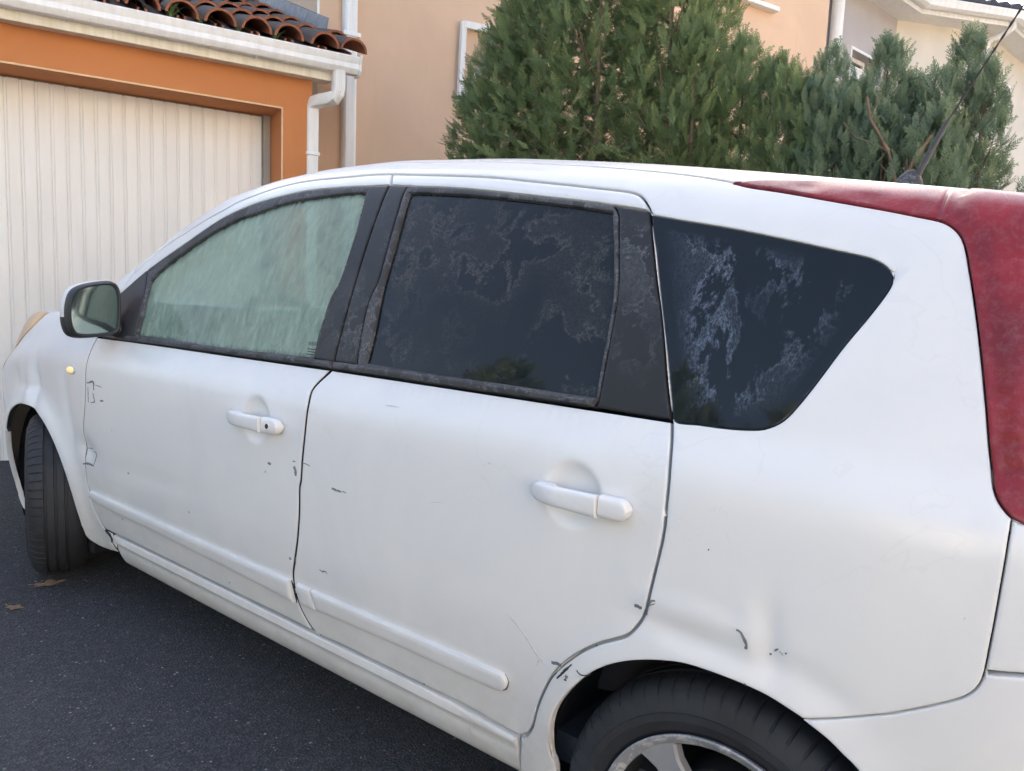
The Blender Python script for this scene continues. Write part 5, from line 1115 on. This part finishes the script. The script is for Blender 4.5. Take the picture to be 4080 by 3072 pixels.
def wing_mirror():
    mir = empty('wing_mirror', (-2.56, -.05, 1.03), car); mir.matrix_parent_inverse = Matrix.Translation(-car.location)
    # face outline in (y,z): straight inner edge, round outer top
    out = cr(np.array([(.042, .968), (.03, .953), (-.02, .945), (-.07, .943), (-.094, .952), (-.106, .985), (-.106, 1.04), (-.092, 1.084), (-.06, 1.106), (.0, 1.119), (.030, 1.116), (.044, 1.09), (.046, 1.03), (.042, .968)]), .012)[:-1]
    cen = np.array([-.030, 1.031])
    def ring(x, s, sh=(0, 0)): return np.array([(x + .10 * (p[0]), cen[0] + (p[0] - cen[0]) * s + sh[0], cen[1] + (p[1] - cen[1]) * s + sh[1]) for p in out])
    X = -2.535
    def ob(nm, secs, mat, sm=45, sel=None):
        V, F = bar(secs, False)
        if sel: F = [f for f in F if sel(np.mean([V[i] for i in f], 0))]
        o = mesh(nm, V, F, mat, mir, sm); return recalc(o)
    ob('mirror_bezel', [ring(X - .004, .865), ring(X + .004, .885), ring(X + .006, .93), ring(X + .001, .985), ring(X - .014, 1.01), ring(X - .026, 1.012)], M['sail'])
    shell = [ring(X - .0265, 1.016), ring(X - .034, 1.045), ring(X - .055, 1.03, (-.0, 0)), ring(X - .08, .93, (.004, 0)), ring(X - .098, .72, (.006, 0)), ring(X - .108, .4, (.008, 0)), ring(X - .110, .05, (.008, 0))]
    ob('mirror_cap', shell, M['paint'], 45, lambda c: c[2] > 1.005)
    ob('mirror_underside', shell, M['sail'], 45, lambda c: c[2] <= 1.005)
    r_ = ring(X - .003, .875); V = np.vstack([r_, [r_.mean(0) + np.array([.004, 0, 0])]]); n = len(r_)
    recalc(mesh('mirror_glass', V, [(i, (i + 1) % n, n) for i in range(n)], M['mirror'], mir, 180))
    m = MB(); m.tube([(X - .05, .02, .985), (X - .04, .05, .965), (X - .03, .085, .955)], [.028, .026, .03], 10); m.build('mirror_arm', M['sail'], mir, 60)
wing_mirror()
def indicator():
    x, w0 = -2.822, .8135; nm = normal(x, w0); b = surf(x, w0); t1 = np.array([1., 0, 0]); t1 -= nm * (t1 @ nm); t1 /= np.linalg.norm(t1); t2 = np.cross(nm, t1)
    a = np.linspace(0, 2 * math.pi, 22, endpoint=False)
    ring = lambda rx, rz, h: np.array([b + nm * h + rx * math.cos(q) * t1 + rz * math.sin(q) * t2 for q in a])
    V, F = bar([ring(.034, .0155, -.004), ring(.033, .0150, .003), ring(.030, .0135, .0045)]); recalc(mesh('indicator_rim', V, F, M['chip_l'], car, 40))
    V, F = bar([ring(.028, .0122, .0035), ring(.024, .0100, .0085), ring(.012, .0055, .011)]); recalc(mesh('side_indicator', V, F, M['indicator'], car, 50))
indicator()
def aerial():
    b = Vector((-.428, .83, 1.386)); an = empty('aerial', b, car); an.matrix_parent_inverse = Matrix.Translation(-car.location)
    V = []; n = 16
    for h, s in ((-.01, 1.), (.012, .98), (.03, .85), (.045, .6), (.054, .28), (.056, .05)):
        for k_ in range(n):
            q = 2 * math.pi * k_ / n; V.append((b.x + (.034 * math.cos(q)) * s + .008 * (1 - s), b.y + .020 * math.sin(q) * s, b.z + h))
    F = [(i * n + k_, i * n + (k_ + 1) % n, (i + 1) * n + (k_ + 1) % n, (i + 1) * n + k_) for i in range(5) for k_ in range(n)]
    recalc(mesh('aerial_base', V, F, M['rubber'], an, 60))
    m = MB(); p0 = Vector((-.414, .83, 1.420)); p1 = Vector((-.365, .83, 1.532)); p2 = Vector((-.20, .83, 1.84))
    m.tube([p0, p0.lerp(p1, .15), p1, p1.lerp(p2, .04)], [.0080, .0070, .0055, .003], 10); m.build('aerial_stub', M['sail'], an, 60)
    pts = []; rad = []
    for i in range(60):
        t = i / 59; pts.append(p1.lerp(p2, t)); rad.append(.0021 + .0006 * math.sin(i * 1.4))
    m = MB(); m.tube(pts, rad, 7); m.build('aerial_rod', M['black_and_shade'], an, 60)
aerial()
def chips():
    for i, (kd, wd_, pts) in enumerate(MARKS):
        if min(p[0] for p in pts) < -3.3: continue
        p = cr(np.array(pts), .006) if len(pts) > 2 else np.array([np.array(pts[0]) + (np.array(pts[1]) - np.array(pts[0])) * t for t in np.linspace(0, 1, 6)])
        d = np.gradient(p, axis=0); d /= np.linalg.norm(d, axis=1, keepdims=True) + 1e-9; nn = np.stack([-d[:, 1], d[:, 0]], -1)
        n = len(p); t = np.linspace(0, 1, n); g = np.random.default_rng(i)
        if kd in 'l': env = .25 + .75 * np.sin(np.pi * np.clip(t, .03, .97))
        else: env = .35 + .65 * np.sin(np.pi * np.clip(t, .06, .94)) ** .6
        wl = wd_ * .68 * env * g.uniform(.5, 1.35, n); wr = wd_ * .68 * env * g.uniform(.55, 1.3, n)
        Lp, Rp = p + nn * wl[:, None], p - nn * wr[:, None]
        if kd == 'k' and wd_ > .006 and pts[0][0] < -2.5: o_ = .0035
        else: o_ = .0009
        q = np.vstack([Lp, Rp]); V = S(q[:, 0], q[:, 1]) + normal(q[:, 0], q[:, 1]) * o_; V2 = S(q[:, 0], q[:, 1]) - normal(q[:, 0], q[:, 1]) * .001
        F = [(j, j + 1, n + j + 1, n + j) for j in range(n - 1)]
        V = np.vstack([V, V2]); F += [(j, 2 * n + j, 2 * n + j + 1, j + 1) for j in range(n - 1)] + [(n + j, n + j + 1, 3 * n + j + 1, 3 * n + j) for j in range(n - 1)]
        recalc(mesh('scratch', V, F, M['chip_' + kd], car))
chips()

def glazing_mark():
    cu = bpy.data.curves.new('glazing_mark', 'FONT'); cu.body = 'NISSAN'; cu.size = .0125; cu.align_x = 'CENTER'
    tmp = bpy.data.objects.new('tmp_mark', cu); COL.objects.link(tmp); dg = bpy.context.evaluated_depsgraph_get(); me = tmp.evaluated_get(dg).to_mesh()
    V = [tuple(v.co) for v in me.vertices]; F = [tuple(p.vertices) for p in me.polygons]; tmp.evaluated_get(dg).to_mesh_clear(); bpy.data.objects.remove(tmp)
    for i, z in enumerate((-.010, -.016, -.022)):
        w_ = (.020, .016, .019)[i]; b = len(V); V += [(-w_, z, 0), (w_, z, 0), (w_, z + .0022, 0), (-w_, z + .0022, 0)]; F.append((b, b + 1, b + 2, b + 3))
    x0, w0 = -1.563, .985; P = []
    for v in V:
        x, w = x0 + v[0], w0 + v[1]; P.append(tuple(S(np.array(x), np.array(w)) - normal(x, w) * .0080))
    mesh('glazing_mark', P, F, M['chip_k'], fdoor)
glazing_mark()
# ------------------------------------------------------------------ wheels, wells, underside, cabin
def wheel(cx, cy, cz, steer, seed, side=-1):
    """outer face towards -y"""
    t = empty('wheel', (cx, cy, cz), car); t.matrix_parent_inverse = Matrix.Translation(-car.location)
    rot = Matrix.Rotation(steer, 3, 'Z')
    def T(r_, y, a): v = rot @ Vector((r_ * math.sin(a), y * (-side), r_ * math.cos(a))); return (cx + v.x, cy + v.y, cz + v.z)
    Rt = .3055; hw = .094; NA = 216
    prof = [(.205, -hw + .022), (.222, -hw + .008), (.2225, -hw + .006), (.240, -hw - .002), (.241, -hw - .0042), (.254, -hw - .0045), (.255, -hw - .002), (.268, -hw + .001), (.282, -hw + .006), (.292, -hw + .014), (.298, -hw + .022), (.3015, -hw + .031), (.3030, -hw + .040)]
    for g0 in (-.036, -.004, .028):
        prof += [(.3045, g0 - .005), (.2985, g0 - .0035), (.2985, g0 + .0035), (.3045, g0 + .005)] if True else []
    prof = prof + [(.3030, hw - .040), (.298, hw - .022), (.282, hw - .006), (.255, hw), (.222, hw - .008), (.205, hw - .022)]
    V = []; n = len(prof); NP = 62; NA = NP * 5
    for k_ in range(NA):
        q = (0., .78, .84, .92, .98)[k_ % 5]; a = 2 * math.pi * (k_ // 5 + q) / NP; groove = k_ % 5 in (2, 3)
        for r_, y in prof:
            sk = .05 * (y + .09)
            if groove and .281 < r_ < .3042 and y < -.05: r_ -= .0040
            if groove and .3025 < r_ and -.030 < y < -.012: r_ -= .002
            V.append(T(r_, y, a + sk))
    F = []
    for k_ in range(NA):
        k2 = (k_ + 1) % NA
        F += [(k_ * n + j, k_ * n + j + 1, k2 * n + j + 1, k2 * n + j) for j in range(n - 1)]
    recalc(mesh('tyre', V, F, M['tyre'], t, 32))
    def lathe(nm, prof, mat, NA=96, sm=40):
        V = [T(r_, y, 2 * math.pi * k_ / NA) for k_ in range(NA) for r_, y in prof]; n = len(prof)
        F = [(k_ * n + j, k_ * n + j + 1, ((k_ + 1) % NA) * n + j + 1, ((k_ + 1) % NA) * n + j) for k_ in range(NA) for j in range(n - 1)]
        return recalc(mesh(nm, V, F, mat, t, sm))
    y0 = -hw + .004
    lathe('rim_lip', [(.206, y0 + .022), (.2155, y0 + .004), (.2165, y0 - .002), (.214, y0 - .004), (.2095, y0 - .0025), (.2035, y0 + .004), (.196, y0 + .010), (.194, y0 + .03)], M['alloy'])
    lathe('rim_barrel', [(.195, y0 + .01), (.190, y0 + .05), (.182, y0 + .14)], M['dark'])
    lathe('brake_drum', [(.002, y0 + .075), (.125, y0 + .075), (.130, y0 + .085), (.130, y0 + .13)], M['dark'])
    lathe('hub', [(.002, y0 + .018), (.03, y0 + .018), (.036, y0 + .022), (.055, y0 + .03), (.06, y0 + .06)], M['alloy_face'], 40)
    for s in range(5):
        a0 = R(-36) + s * 2 * math.pi / 5
        V = []; rr = np.linspace(.045, .204, 9)
        for r_ in rr:
            f = (r_ - .045) / .159; w_ = .040 + .018 * f + .030 * max(0, f - .78) / .22; yy = y0 + .024 - .016 * f ** 1.5
            for dx, dy in ((-w_ / 2, .022), (-w_ / 2, .005), (-w_ / 2 + .004, 0), (w_ / 2 - .004, 0), (w_ / 2, .005), (w_ / 2, .022)):
                an = a0 + dx / r_; V.append(T(r_ , yy + dy, an))
        F = [(i * 6 + j, i * 6 + j + 1, (i + 1) * 6 + j + 1, (i + 1) * 6 + j) for i in range(8) for j in range(5)]
        recalc(mesh('spoke', V, F, M['alloy_face'], t, 30))
    for s in range(4):
        a0 = R(40) + s * math.pi / 2; c = np.array(T(.05, y0 + .02, a0)); m = MB(); m.tube([T(.05, y0 + .012, a0), T(.05, y0 + .05, a0)], .008, 6); m.build('wheel_bolt', M['brake'], t, 40)
    return t
wheel(-.455, .135, .2, 0, 1)
wheel(-3.165, .085, .3062, R(-22), 2)
wheel(-.455, 1.525, .2, 0, 3, 1)
wheel(-3.165, 1.575, .3062, R(-20), 4, 1)
def wells():
    for cx_, cz_, far in ((-.455, .2, 0), (-3.2, .305, 0), (-.455, .2, 1), (-3.2, .305, 1)):
        V = []; n = 26; f_ = (lambda y: 1.66 - y) if far else (lambda y: y)
        for k_ in range(n):
            a = R(-28) + R(236) * k_ / (n - 1); c, s = math.cos(a), math.sin(a)
            for r_, y in ((.356, .078), (.372, .085), (.372, .36)): V.append((cx_ + r_ * c, f_(y), cz_ + r_ * s))
        F = [(i * 3 + j, i * 3 + j + 1, (i + 1) * 3 + j + 1, (i + 1) * 3 + j) for i in range(n - 1) for j in range(2)]
        b = len(V); V += [(cx_ + .372 * math.cos(R(-28) + R(236) * k_ / (n - 1)), f_(.36), cz_ + .372 * math.sin(R(-28) + R(236) * k_ / (n - 1))) for k_ in range(n)]; F += [tuple(range(b, b + n))]
        mesh('wheel_arch_liner', V, F, M['dark'], car, 60)
    m = MB(); m.box(lambda a, b, c: (a, b, c), -2.83, -.80, .18, 1.48, .185, .23); m.box(lambda a, b, c: (a, b, c), -3.5, .1, .40, 1.26, .19, .25); m.build('floor_pan', M['dark'], car)
    # arch lips: the sheet turned inwards
    for cx_, cz_, r_, a0, a1, y0, nm in ((-3.2, .305, .343, -10, 190, .0, 0),):
        pass
wells()
def cabin():
    def seat(cx_, cy_, nm='seat'):
        o = empty(nm, (cx_, cy_, .45), car); o.matrix_parent_inverse = Matrix.Translation(-car.location)
        def cushion(n_, secs):
            V = []; n = 18
            for (x, z, hx, hy) in secs:
                for k_ in range(n):
                    a = 2 * math.pi * k_ / n; c, s = math.cos(a), math.sin(a); V.append((cx_ + x + hx * math.copysign(abs(c) ** .5, c), cy_ + hy * math.copysign(abs(s) ** .5, s), z))
            F = [(i * n + k_, i * n + (k_ + 1) % n, (i + 1) * n + (k_ + 1) % n, (i + 1) * n + k_) for i in range(len(secs) - 1) for k_ in range(n)] + [tuple(range(n)), tuple(range((len(secs) - 1) * n, len(secs) * n))]
            recalc(mesh(n_, V, F, M['seat'], o, 60))
        cushion('cushion', [(0, .30, .22, .22), (0, .36, .25, .24), (0, .44, .25, .24), (0, .47, .22, .21)])
        cushion('backrest', [(.20, .42, .06, .22), (.24, .6, .06, .23), (.30, .85, .055, .22), (.34, 1.0, .04, .17)])
        cushion('headrest', [(.35, 1.03, .04, .11), (.36, 1.08, .05, .13), (.38, 1.17, .045, .12), (.385, 1.2, .03, .09)])
    seat(-1.75, .46); seat(-1.75, 1.20); seat(-.95, .46); seat(-.95, 1.20)
    m = MB(); n = 28; c = Vector((-2.18, .44, .93)); ax = Vector((.86, 0, .5)).normalized(); u = Vector((0, 1, 0)); v = ax.cross(u)
    ring = [c + .185 * (math.cos(2 * math.pi * k_ / n) * u + math.sin(2 * math.pi * k_ / n) * v) for k_ in range(n + 1)]
    m.tube(ring, .015, 8, False)
    for a in (0, math.pi, -math.pi / 2): m.tube([c, c + .18 * (math.cos(a) * u + math.sin(a) * v)], [.03, .014], 6)
    m.tube([c, c - ax * .25], [.045, .03], 8); m.build('steering_wheel', M['sail'], car, 60)
    V = [(-2.72, .14, .93), (-2.72, 1.52, .93), (-2.42, .14, .96), (-2.42, 1.52, .96), (-2.34, .14, .90), (-2.34, 1.52, .90), (-2.36, .14, .5), (-2.36, 1.52, .5)]
    mesh('dashboard', V, [(0, 1, 3, 2), (2, 3, 5, 4), (4, 5, 7, 6)], M['sail'], car, 30)
    m = MB(); m.box(lambda a, b, c: (a, b, c), -2.6, .1, .12, 1.54, .20, .26); m.build('cabin_floor', M['seat'], car)
    V = []; 
    xs = np.linspace(-1.9, .0, 12); ys = np.linspace(.40, 1.26, 7)
    for x in xs:
        for y in ys: V.append((x, y, float(itp(x, ZRX, ZRY)) - .02 - .03 * ((y - .83) / .43) ** 2))
    mesh('headlining', V, [(i * 7 + j, i * 7 + j + 1, (i + 1) * 7 + j + 1, (i + 1) * 7 + j) for i in range(11) for j in range(6)], plain('headlining_cloth', (.25, .25, .24), .9), car, 60)
cabin()

# ------------------------------------------------------------------ across the road, behind the photographer: what the glass and paint reflect, and an added house for bounce light
def simple_house(name, label, f, W_, ops, mat, depth=8):
    h = empty(name, f(W_ / 2, 0, .1)); tag(h, label, 'house')
    m = MB(); us = sorted({0, W_, *[o for q in ops for o in q[:2]]}); zs = sorted({0, 5.6, *[o for q in ops for o in q[2:]]})
    for i in range(len(us) - 1):
        for j in range(len(zs) - 1):
            cu, cz = (us[i] + us[i + 1]) / 2, (zs[j] + zs[j + 1]) / 2
            if any(q[0] < cu < q[1] and q[2] < cz < q[3] for q in ops): continue
            m.add([f(us[i], 0, zs[j]), f(us[i + 1], 0, zs[j]), f(us[i + 1], 0, zs[j + 1]), f(us[i], 0, zs[j + 1])], [(0, 1, 2, 3)])
    m.box(f, 0, W_, .25, depth, 0, 5.6); m.build('wall', mat, h)
    for a, b, c, d in ops:
        p = MB(); p.box(f, a, b, .12, .2, c, d); p.build('window', M['pane'], h)
        s_ = MB(); s_.box(f, a - .1, b + .1, -.06, .1, c - .06, c - .01); s_.build('window_sill', M['pvc'], h)
    m = MB(); m.extr(lambda a, b, c: f(a, b, c), [(-.5, 5.6), (-.5, 5.75), (depth / 2, 7.4), (depth + .5, 5.75), (depth + .5, 5.6)], -.4, W_ + .4); recalc(m.build('roof', M['tile'], h))
simple_house('house_across', 'sunlit pale house across the road behind the photographer', lambda a, b, c: (-11 + a, -17 - b, c - .2), 14, [(2, 3.2, 1, 2.2), (5, 6.2, 1, 2.2), (9, 10, .1, 2.2), (2, 3.2, 3.6, 4.8), (5, 6.2, 3.6, 4.8), (9, 10.2, 3.6, 4.8)], M['cream'])
simple_house('bounce_house_beside', 'unseen pale house added to bounce sunlight, beyond the rear of the car, outside the photo on the right', lambda a, b, c: (4.9 + b, 9 - a, c - .22), 14, [(1.5, 2.7, 1, 2.2), (8, 9.2, 1, 2.2), (2, 3.2, 3.6, 4.8), (6.5, 7.7, 3.6, 4.8), (10, 11, 3.6, 4.8)], M['whitewall'])  # unseen house, set close and white to throw sunlight onto the garage
for i, (tx, ty, th, lab) in enumerate(((-8.5, -8.6, 5.4, 'leftmost dark garden conifer across the road behind the photographer'), (-5.6, -9.2, 6.2, 'tall second garden conifer across the road behind the photographer'), (-2.9, -8.8, 5.2, 'third garden conifer across the road behind the photographer'))):
    conifer('garden_tree', [(tx, ty, .4, th, 1.5), (tx + 1.0, ty + .3, .4, th * .8, 1.1), (tx - .9, ty + .2, .4, th * .75, 1.1)], 800, lab, M['leaf'], 31 + i, (.6, 1.0), taper=.45, group='garden conifers across the road')
